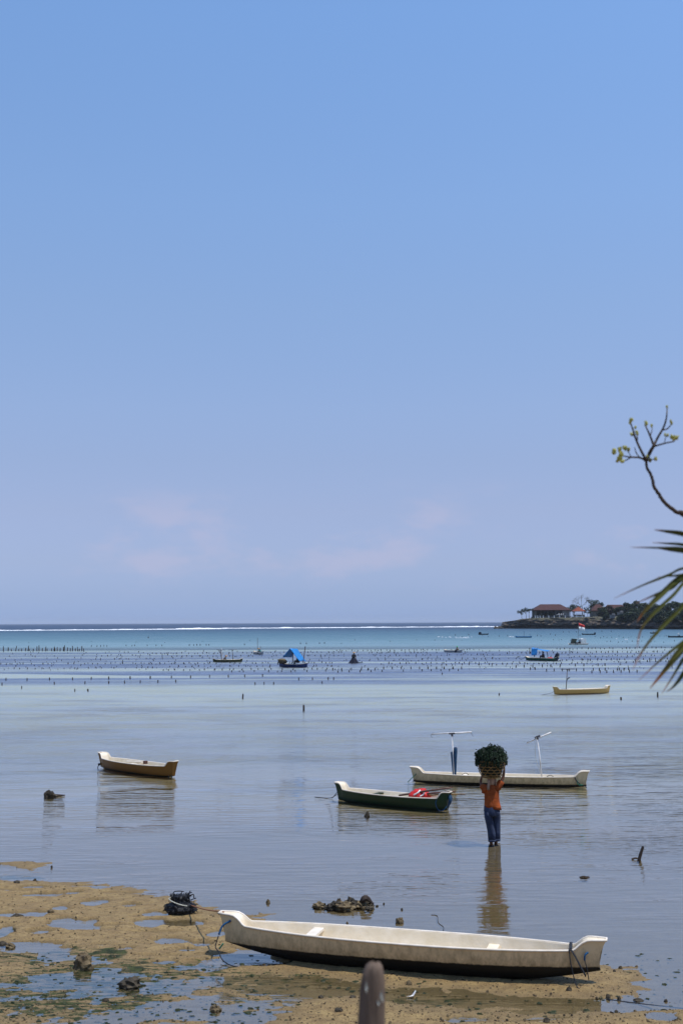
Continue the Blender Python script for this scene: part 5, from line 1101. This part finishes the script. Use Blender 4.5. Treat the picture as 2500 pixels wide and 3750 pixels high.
# coral heap
p = at(1258, 3326); heap = empty('coral_heap', (p.x, p.y, 0), 0, 'heap of dark and tan coral rocks standing in the shallows behind the beached canoe', 'rocks'); k = p.y/FPX
for i, (px, py, w_, h_, mt, sd_) in enumerate([(1168, 3322, 40, 26, 'rock_pale', 1), (1202, 3326, 30, 16, 'rock', 2), (1228, 3326, 52, 38, 'rock', 3), (1262, 3327, 60, 40, 'rock_pale', 4), (1288, 3322, 44, 46, 'rock', 5), (1318, 3320, 50, 32, 'rock_pale', 6), (1338, 3316, 52, 26, 'rock', 7), (1352, 3330, 26, 18, 'rock', 8), (1240, 3322, 26, 42, 'rock_pale', 9), (1285, 3318, 24, 44, 'rock', 10)]):
    q = at(px, py); MB().blob((q.x-p.x, q.y-p.y, h_*k*.14), (w_*k*.56, w_*k*.45, h_*k*.47), sd_, .6, 3, freq=2.8).build('rock', M[mt], heap)
MB().tube(spline([(.30, .06, .10), (.40, .05, .16), (.52, .02, .06)], 4), [.03, .05, .06, .06, .05, .04, .03, .02, .012], 6).build('driftwood', M['wood_dark'], heap)
for i, (px, py, w_, lab) in enumerate([(1405, 3312, 7, 'tiny dark stone nearest the right end of the coral heap'), (1471, 3332, 9, 'tiny dark stone in the water between coral heap and old rope'), (1380, 3320, 10, 'thin dark scrap touching the water right of the coral heap')]):
    rock_thing('stone', px, py, w_, 6, lab, 'rock', 30+i, cat='stone', sub=2, z=0)
rock_thing('stone', 1462, 3378, 30, 15, 'flat reddish brown stone awash behind the middle of the beached canoe', 'rock_pale', 3, cat='stone', z=0)
rock_thing('stone', 1271, 3385, 8, 9, 'tiny pointed brown stone just behind the gunwale of the beached canoe', 'rock_pale', 4, cat='stone', sub=2, z=0)
rock_thing('stone', 982, 3307, 14, 13, 'small tan coral stone alone in the water above the left half of the canoe', 'rock_pale', 5, cat='stone', sub=2, z=0)
rock_thing('rock', 1344, 2990, 18, 16, 'small dark rock poking from the water under the dark green canoe', 'rock', 6, sub=2, z=0)
rock_thing('stone', 2138, 3214, 36, 5, 'flat dark scrap of weed lying on the water at the right', 'bits', 7, cat='weed', z=0)
p = at(196, 2916); dl = empty('dead_coral', (p.x, p.y, 0), 0, 'dark pointed lump of dead coral in the water at the far left', 'coral'); k = p.y/FPX
MB().blob((-.12, 0, .0), (.13, .11, .17), 13, .7, 3, freq=1.6).build('lump', M['rock'], dl); MB().blob((.03, 0, .01), (.12, .08, .065), 5, .5, 2).build('lump', M['rock'], dl); MB().tube([(.05, 0, .02), (.34, 0, .03)], [.05, .015], 5).build('spur', M['wood_dark'], dl)
p = at(2334, 3148); st = empty('driftwood_stick', (p.x, p.y, 0), 0, 'dark broken stick leaning out of the water at the right', 'stick'); k = p.y/FPX
MB().tube([(.0, 0, -.08), (.06, 0, .12), (.115, 0, .27)], [.036, .034, .026], 7).build('stem', M['wood_dark'], st); MB().tube([(-.13, 0, .012), (-.05, 0, .03), (.02, 0, .02)], [.022, .018, .02], 6).build('stub', M['wood_dark'], st)
rp = MB().tube(spline([(0, 0, 0)]+[tuple(at(x, y)-at(1578, 3351)) for x, y in [(1600, 3355), (1604, 3380), (1622, 3395), (1620, 3412), (1600, 3432), (1588, 3442)]], 5), .005, 5).build('old_rope', M['rope_dark'], None, True); rp.location = at(1578, 3351)+Vector((0, 0, .004)); tag(rp, 'thin old rope trailing in the shallows behind the beached canoe', 'rope')
# frayed black bundle tied to the canoe
p = at(660, 3350); nb = empty('mooring_bundle', (p.x, p.y, h_at(p)), 0, 'frayed black bundle of old netting on the sand left of the canoe', 'bundle'); k = p.y/FPX
q = MB(); q.blob((0, 0, .10), (.255, .19, .135), 2, .25, 3, freq=2.5); q.blob((.01, 0, .225), (.155, .14, .11), 5, .35, 3, freq=2.5); q.build('core', M['weed_black'], nb)
q = MB(); rnd = random.Random(8)
for i in range(260):
    a = rnd.random()*2*PI; up = rnd.random() < .55
    if up: b = Vector((math.cos(a)*.14, math.sin(a)*.12, .22+.08*rnd.random())); d = Vector((math.cos(a)*.5+rnd.gauss(0, .4), math.sin(a)*.4, .7+rnd.gauss(0, .3)))
    else: b = Vector((math.cos(a)*.24, math.sin(a)*.17, .06+.10*rnd.random())); d = Vector((math.cos(a)*.8, math.sin(a)*.6, rnd.gauss(.2, .6)))
    d = d.normalized(); ln = rnd.uniform(.02, .075); q.tube([b, b+d*ln*.5+Vector((0, 0, .006)), b+d*ln], [.010, .008, .005], 4)
for pts in ([(-.12, 0, .28), (-.11, 0, .37), (-.02, 0, .385), (.06, 0, .375)], [(.10, 0, .28), (.15, 0, .34), (.17, 0, .39)], [(.15, 0, .35), (.20, 0, .365)], [(.13, 0, .29), (.22, 0, .33), (.235, 0, .27)], [(.18, 0, .24), (.27, 0, .27)]):
    q.tube(spline(pts, 4), .009, 5)
q.build('frayed_ends', M['weed_black'], nb, kind='stuff')
MB().tube([(math.cos(t)*.19+.0, math.sin(t)*.165-.0, .205-.06*math.cos(t)) for t in [2*PI*i/30 for i in range(31)]], .010, 5, caps=False).build('lashing', M['rope_pale'], nb, True)
w0 = Vector((p.x, p.y, h_at(p))); tipw = world(b1, (-L1/2-.05, 0, .625)); ln = MB().tube(spline([(.19, -.05, .16), Vector((.19, -.05, .16)).lerp(tipw-w0, .5)+Vector((0, 0, -.02)), tipw-w0], 6), .011, 5).build('mooring_line', M['rope_tan'], None, True); ln.location = w0
tag(ln, 'tan mooring line running from the black bundle to the canoe tip', 'rope')
# stones on the sand
rocks = [(305, 3548, 66, 40, 'large tan rock in the pool at the lower left', 'rock_pale'), (474, 3612, 74, 30, 'long dark rock in the pool right of the large tan rock', 'rock'), (64, 3360, 44, 14, 'dark flat stone at the left edge puddle', 'rock'), (187, 3350, 24, 12, 'brown stone beside the left puddle', 'rock_pale'),
         (306, 3506, 44, 18, 'mossy stone at the upper edge of the lower left pool', 'rock_pale'), (62, 3238, 22, 9, 'dark stone on the left waterline', 'rock'), (128, 3226, 14, 8, 'second dark stone on the left waterline', 'rock'), (190, 3178, 8, 9, 'tiny dark stone beside the small sand islet', 'rock'),
         (790, 3700, 40, 20, 'tan stone in the pool near the bottom, left of the wooden post', 'rock_pale'), (388, 3668, 24, 12, 'small dark stone in the bottom left shallows', 'rock'), (12, 3457, 30, 12, 'dark stone at the left edge beside the green weed', 'rock'), (40, 3468, 34, 14, 'brown low stone at the left edge', 'rock_pale'),
         (2082, 3636, 22, 14, 'dark stone on the sand tongue below the right end of the canoe', 'rock'), (2270, 3548, 14, 10, 'dark stone on the sand at the tip beyond the canoe stern', 'rock'), (2248, 3565, 12, 7, 'small dark stone right of the canoe stern', 'rock'), (2225, 3656, 18, 12, 'dark stone at the lower edge of the sand tongue', 'rock'),
         (2265, 3662, 14, 14, 'dark pebble in the channel below the mooring rope', 'rock'), (2335, 3664, 36, 9, 'dark flat stone in the channel at right', 'rock'), (2436, 3668, 14, 8, 'lone dark pebble at the right edge of the shallows', 'rock'), (1497, 3608, 20, 14, 'brown stone on the sand just right of the wooden post', 'rock_pale'),
         (1175, 3656, 22, 10, 'dark stone on the sand left of the wooden post', 'rock'), (1290, 3656, 24, 8, 'dark flat stone touching the left of the wooden post', 'rock'), (1240, 3716, 28, 14, 'dark stone at the bottom left of the wooden post', 'rock'), (2000, 3752, 26, 16, 'dark stone at the bottom edge, right of centre', 'rock'), (2255, 3705, 16, 9, 'dark pebble in the channel at the lower right', 'rock')]
for i, (px, py, w_, h_, lab, mt) in enumerate(rocks): rock_thing('rock' if w_ > 30 else 'stone', px, py, w_, h_, lab, mt, 50+i, sub=3 if w_ > 30 else 2, cat='rock' if w_ > 30 else 'stone')
# a scrap of white litter
p = at(1512, 3652); lt = empty('litter', (p.x, p.y, max(0, h_at(p))+.01), .4, 'torn scrap of white plastic in the wet channel right of the wooden post', 'litter')
q = MB(); q.add([(-.06, 0, 0), (.0, .03, .01), (.05, .02, .07), (.03, -.02, .06), (-.01, -.03, .015)], [(0, 1, 4), (1, 2, 3, 4)]); q.add([(-.09, .01, .005), (-.03, .03, .0), (-.02, 0, .012)], [(0, 1, 2)]); o = q.build('scrap', M['white_cloth'], lt); o.modifiers.new('thick', 'SOLIDIFY').thickness = .004
# loose crumbs of coral and weed over the sand (nobody could count them)
def scatter(name, mt, n, size, test, seed, flat=.5):
    rn = np.random.default_rng(seed); px = rn.uniform(-60, 2560, n*4); py = rn.uniform(3150, 3790, n*4)
    P = np.array([at(a, b)[:2] for a, b in zip(px, py)]); h = ground_height(P[:, 0], P[:, 1]); ok = test(px, py, h, rn)
    m = MB(); c = 0
    for (x, y), z in zip(P[ok], h[ok]):
        if c >= n: break
        c += 1; s = size*(.35+1.3*rn.random()**2.5); a = rn.random()*6; ca, sa = math.cos(a), math.sin(a); e = s*rn.uniform(.5, 1.0); hh = s*flat*rn.uniform(.5, 1.3)
        z = max(z, -.004) if name == 'weed_tufts' else z
        b = [Vector((x+ca*u*s-sa*v*e, y+sa*u*s+ca*v*e, z-.004)) for u, v in ((-1, 0), (0, -1), (1, .1), (.1, 1))]
        if name == 'weed_tufts': b = [Vector((x+(q.x-x)*2.0, q.y, q.z)) for q in b]
        t = [Vector((x+(q.x-x)*.55+rn.normal()*s*.1, y+(q.y-y)*.55, z+hh*rn.uniform(.7, 1.2))) for q in b]
        m.add(b+t, [(0, 1, 5, 4), (1, 2, 6, 5), (2, 3, 7, 6), (3, 0, 4, 7), (4, 5, 6, 7)])
    m.build(name, M[mt], kind='stuff')
scatter('coral_crumbs', 'bits', 1700, .014, lambda px, py, h, rn: (h > .003) & (rn.random(len(h)) < np.where(py > 3560, .9, .45)), 3)
scatter('sand_clods', 'rock_pale', 2600, .018, lambda px, py, h, rn: h > .0, 4, .6)
scatter('weed_tufts', 'algae', 1500, .022, lambda px, py, h, rn: (h > -.05) & (h < .012) & (py > 3490) & (rn.random(len(h)) < np.where(px < 1100, .8, .3)), 5, .45)

# ------------------------------------------------------------------ foreground: post, budding branch, spiky leaves
Dp_ = 4.7; pt, pl = far(1372, 3525, Dp_), far(1372, 3748, Dp_)
post = empty('wooden_post', (pt.x-.01, Dp_, 2.0), 0, 'rough weathered grey brown wooden post with rounded top, blurred in the foreground', 'post')
rngs = []; zt_ = pt.z-2.0
for z, r_, dx in [(-.3, .060, -.012), (zt_-.26, .056, -.008), (zt_-.17, .054, -.004), (zt_-.11, .053, -.001), (zt_-.075, .050, .001), (zt_-.045, .045, .003), (zt_-.018, .036, .006), (zt_-.003, .022, .010), (zt_, .006, .012)]:
    rngs.append([Vector((dx+math.cos(2*PI*k/18)*r_*(1+.10*mnoise.noise(Vector((math.cos(2*PI*k/18)*2.5, math.sin(2*PI*k/18)*2.5, z*2.2)))+.03*mnoise.noise(Vector((k*1.7, z*9, 3)))), math.sin(2*PI*k/18)*r_, z+(.012*mnoise.noise(Vector((math.cos(2*PI*k/18)*1.6, math.sin(2*PI*k/18)*1.6, 7))) if z > zt_-.06 else 0))) for k in range(18)])
MB().loft(rngs).build('shaft', M['wood_grey'], post, True)
fk = MB(); rnd = random.Random(2)
for x, z, hh in ((1340, 3600, 22), (1394, 3630, 18), (1383, 3655, 12), (1335, 3725, 18), (1367, 3745, 10), (1398, 3645, 12)):
    q = far(x, z, Dp_); lx, lz = q.x-post.location.x, q.z-2.0; r_ = .054; ly = -math.sqrt(max(1e-4, r_**2-min(lx*lx, r_*r_*.95)))-.003
    s = Dp_/FPX; fk.add([Vector((lx-5*s, ly+.004, lz)), Vector((lx, ly-.001, lz-hh*s)), Vector((lx+5*s, ly+.002, lz)), Vector((lx, ly-.001, lz+hh*s))], [(0, 1, 2, 3)])
fk.build('lichen_flakes', M['rope_pale'], post, kind='stuff')

def leaf_material():
    m, t, n, l, b = new_mat('spiky_leaf'); a = n('ShaderNodeAttribute'); a.attribute_name = 'along'
    tx = n('ShaderNodeTexNoise'); tx.inputs['Scale'].default_value = 25; g = n('ShaderNodeNewGeometry'); l(g.outputs['Position'], tx.inputs['Vector'])
    r = n('ShaderNodeValToRGB'); l(math_node(n, l, 'MULTIPLY_ADD', tx.outputs[0], .10, math_node(n, l, 'SUBTRACT', a.outputs['Fac'], .05)), r.inputs[0])
    e = r.color_ramp.elements; e[0].position = 0; e[0].color = (.17, .10, .07, 1); e[1].position = 1; e[1].color = (.048, .058, .015, 1)
    for p_, c in ((.09, (.15, .050, .015)), (.20, (.055, .040, .010)), (.42, (.060, .066, .016))): x = e.new(p_); x.color = (*c, 1)
    l(r.outputs[0], b.inputs['Base Color']); b.inputs['Roughness'].default_value = .8; b.inputs['Specular IOR Level'].default_value = 0.08; return m
LM = leaf_material()
def leaf(pts, wpx, parent, D0_, D1_):
    """blade from tip to base; photograph places with distances running from D0_ (tip) to D1_ (base)"""
    n = len(pts); P = spline([far(x, y, D0_+(D1_-D0_)*i/(n-1)) for i, (x, y) in enumerate(pts)], 5); inv = parent.location; me_v, me_f, al = [], [], []; N_ = len(P)
    for i, p in enumerate(P):
        t = i/(N_-1); w_ = 1.15*wpx*D0_/FPX*min(1, .12+2.0*t)*(1 if t < .8 else 1-.2*(t-.8)/.2)
        tg = (P[min(i+1, N_-1)]-P[max(0, i-1)]).normalized(); sd_ = tg.cross(Vector((.25, 1, .3))).normalized(); up = sd_.cross(tg)
        for k in (-1, 0, 1): me_v.append(p-inv+sd_*k*w_/2+up*(.22*w_ if k == 0 else 0)); al.append(t)
    for i in range(N_-1):
        for k in (0, 1): me_f.append((i*3+k, i*3+k+1, i*3+k+4, i*3+k+3))
    me = bpy.data.meshes.new('leaf'); me.from_pydata([tuple(v) for v in me_v], [], me_f); me.materials.append(LM); at_ = me.attributes.new('along', 'FLOAT', 'POINT'); at_.data.foreach_set('value', al)
    o = bpy.data.objects.new('leaf', me); COL.objects.link(o); o.parent = parent; o.modifiers.new('thick', 'SOLIDIFY').thickness = .0015; return o
Dl = 6.0
c0 = far(2640, 2060, Dl)
plant = empty('spiky_plant', (c0.x, Dl, 2.0), 0, 'spiky plant with long drooping sword leaves reaching in from the right edge', 'plant')
base = (2640, 2060); base2 = (2640, 2260)
for pts, w_, a, b in [([(2393, 1940), (2440, 1946), (2500, 1956), (2570, 1985), base], 17, 5.6, 6), ([(2386, 1987), (2440, 1990), (2500, 1995), (2570, 2015), base], 10, 5.8, 6), ([(2306, 2004), (2400, 2006), (2500, 2009), (2570, 2028), base], 11, 5.5, 6), ([(2398, 2006), (2450, 2012), (2500, 2016), (2570, 2034), base], 19, 5.7, 6),
                      ([(2245, 2192), (2352, 2143), (2447.6, 2105), (2500, 2081), base], 10, 5.4, 6), ([(2405, 2114), (2450, 2110), (2500, 2104), (2570, 2084), base], 9, 5.7, 6), ([(2326, 2210), (2402, 2176), (2462, 2150), (2500, 2120), base], 14, 5.5, 6), ([(2330, 2278), (2362, 2233), (2428.6, 2168), (2495, 2114), base], 22, 5.3, 6),
                      ([(2330, 2377), (2345, 2307), (2390, 2247.6), (2462, 2181), (2520, 2120), base], 13, 5.2, 6), ([(2314, 2454), (2352, 2381), (2414, 2305), (2500, 2219), (2570, 2140), base], 14, 5.2, 6),
                      ([(2336, 2492), (2414, 2419), (2500, 2350), (2570, 2300), base2], 11, 5.4, 6), ([(2378, 2521), (2438, 2447.6), (2500, 2371), (2560, 2315), base2], 26, 5.5, 6), ([(2421, 2541), (2462, 2476), (2497, 2419), (2550, 2345), base2], 11, 5.6, 6), ([(2438, 2533), (2466, 2512), (2500, 2467), (2555, 2375), base2], 14, 5.7, 6),
                      ([(2700, 1800), (2680, 1900), base], 22, 5.6, 6), ([(2860, 1900), (2760, 1960), base], 22, 6.2, 6), ([(2880, 2120), (2780, 2050), base], 22, 6.1, 6), ([(2800, 2480), (2740, 2360), base2], 22, 5.8, 6), ([(2680, 2540), (2670, 2400), base2], 20, 5.6, 6), ([(2480, 1830), (2560, 1930), base], 16, 6.3, 6)]:
    if pts[0] == (2480, 1830): continue
    leaf(pts, w_, plant, a, b)
sa, sb = far(2640, 2060, Dl)-plant.location, far(2640, 2270, Dl)-plant.location
MB().tube(spline([sa+Vector((0, 0, .05)), sb, Vector((.05, .02, 1.2)), Vector((.0, .0, -.2))], 5), [.045]*4+[.05]*4+[.06]*8, 8).build('stem', M['bark'], plant, True)

Db = 7.0
BT = far(2700, 2200, Db)
bt = empty('budding_tree', (BT.x, Db, 1.6), 0, 'leafless branch with pale yellow green buds curving in from the right edge against the sky', 'tree')
def LB(X, Y, d=0.0): return far(2100+X/3.92, 1450+Y/3.92, Db+d)-bt.location
def LBs(x, y, d=0.0): return far(x, y, Db+d)-bt.location
M['branch'] = mat('brown_branch', (0.055, 0.036, 0.024), .8, scale=20, bump=.004, bscale=40)
M['bud'] = mat('yellow_green_bud', (0.62, 0.58, 0.16), .6, scale=60, col2=(0.20, 0.21, 0.05))
wig = lambda i: .0
tr_pts = [LBs(2720, 2700), LBs(2700, 2300), LBs(2660, 2050), LBs(2590, 1930), LB(1568, 1692), LB(1480, 1672), LB(1420, 1630), LB(1330, 1560), LB(1260, 1480), LB(1215, 1405), LB(1150, 1310), LB(1128, 1210), LB(1098, 1120), LB(1050, 1040), LB(1035, 950), LB(1032, 920)]
P = spline(tr_pts, 4); nP = len(P)
MB().tube([p+Vector((mnoise.noise(Vector((i*.9, 0, 0)))*.004, 0, mnoise.noise(Vector((i*.9, 5, 0)))*.004)) for i, p in enumerate(P)], [.070-.057*min(1, i/18)-.005*min(1, max(0, i-18)/40)+.0006*math.sin(i*2.1) for i in range(nP)], 8).build('branch', M['branch'], bt, True)
pz = bt.location.z; MB().tube([Vector((LBs(2720, 2700).x+.05, 0, -.2)), LBs(2720, 2700)], [.10, .075], 8).build('trunk', M['branch'], bt, True)
tw = MB(); s = Db/FPX
for pts, r0, r1 in [([(1032, 930), (1090, 810), (1145, 715)], 8, 5.5), ([(1145, 715), (1200, 600), (1270, 480), (1310, 380), (1330, 280), (1335, 170)], 5, 2), ([(1145, 720), (1110, 620), (1060, 500), (1020, 420)], 4.5, 2.5), ([(1095, 570), (1118, 500), (1120, 440)], 2, 1.5), ([(1275, 490), (1340, 470), (1385, 420)], 3, 2.2),
                    ([(1150, 725), (1280, 685), (1440, 650)], 3.5, 2.5), ([(1295, 680), (1310, 610), (1320, 570)], 1.6, 1.2), ([(1030, 915), (940, 740), (880, 600), (850, 500), (815, 395)], 5, 2.4), ([(905, 660), (910, 600), (905, 550)], 2.4, 2), ([(1020, 920), (940, 885), (810, 878), (700, 860)], 4.5, 2.4), ([(815, 880), (750, 920), (690, 935)], 2.6, 1.8), ([(945, 885), (895, 820), (870, 740)], 2.2, 1.5), ([(815, 865), (790, 820), (770, 770)], 2, 1.5), ([(1040, 930), (1090, 925), (1160, 905)], 2.6, 1.8), ([(870, 590), (850, 560), (830, 550)], 2, 1.8)]:
    tw.tube(spline([LB(x, y, rnd.uniform(-.05, .05)*i) for i, (x, y) in enumerate(pts)], 4), [s*(r0+(r1-r0)*i/(4*(len(pts)-1))) for i in range(4*(len(pts)-1)+1)], 6)
tw.build('twigs', M['branch'], bt, True, kind='stuff')
def bud(X, Y, w_, h_, k):
    """one bud: a cluster of pointed scales"""
    c = LB(X, Y, rnd.uniform(-.05, .05)); m = MB()
    for j in range(max(3, int(w_*h_/9))):
        a = rnd.random()*2*PI; t = rnd.random(); p = c+Vector((math.cos(a)*w_*s*.35*t, math.sin(a)*w_*s*.35*t, (rnd.random()-.6)*h_*s*.6)); d = Vector((math.cos(a)*.5*t, math.sin(a)*.5*t, 1)).normalized()
        r_ = s*2.4*rnd.uniform(.7, 1.3); m.tube([p-d*r_*1.0, p, p+d*r_*1.6, p+d*r_*3.0], [r_*.5, r_, r_*.8, r_*.1], 5)
    m.build('bud', M['bud'], bt, True)
for k, (X, Y, w_, h_) in enumerate([(1335, 165, 7, 9), (1330, 255, 5, 8), (1392, 385, 13, 22), (1035, 400, 15, 20), (1120, 432, 8, 9), (1435, 605, 20, 20), (1478, 600, 12, 20), (1400, 590, 10, 16), (1345, 575, 8, 10), (1310, 560, 7, 10), (820, 350, 14, 12), (803, 388, 12, 12), (880, 455, 9, 9), (905, 535, 12, 16), (832, 555, 13, 12), (572, 800, 18, 24), (655, 770, 14, 26), (735, 755, 16, 20), (785, 770, 12, 16), (680, 840, 20, 22), (660, 900, 24, 24), (690, 940, 18, 12), (625, 940, 12, 10), (1090, 925, 15, 14), (1170, 905, 12, 12), (1050, 870, 8, 8), (708, 740, 8, 14)]): bud(X, Y, w_, h_, k)
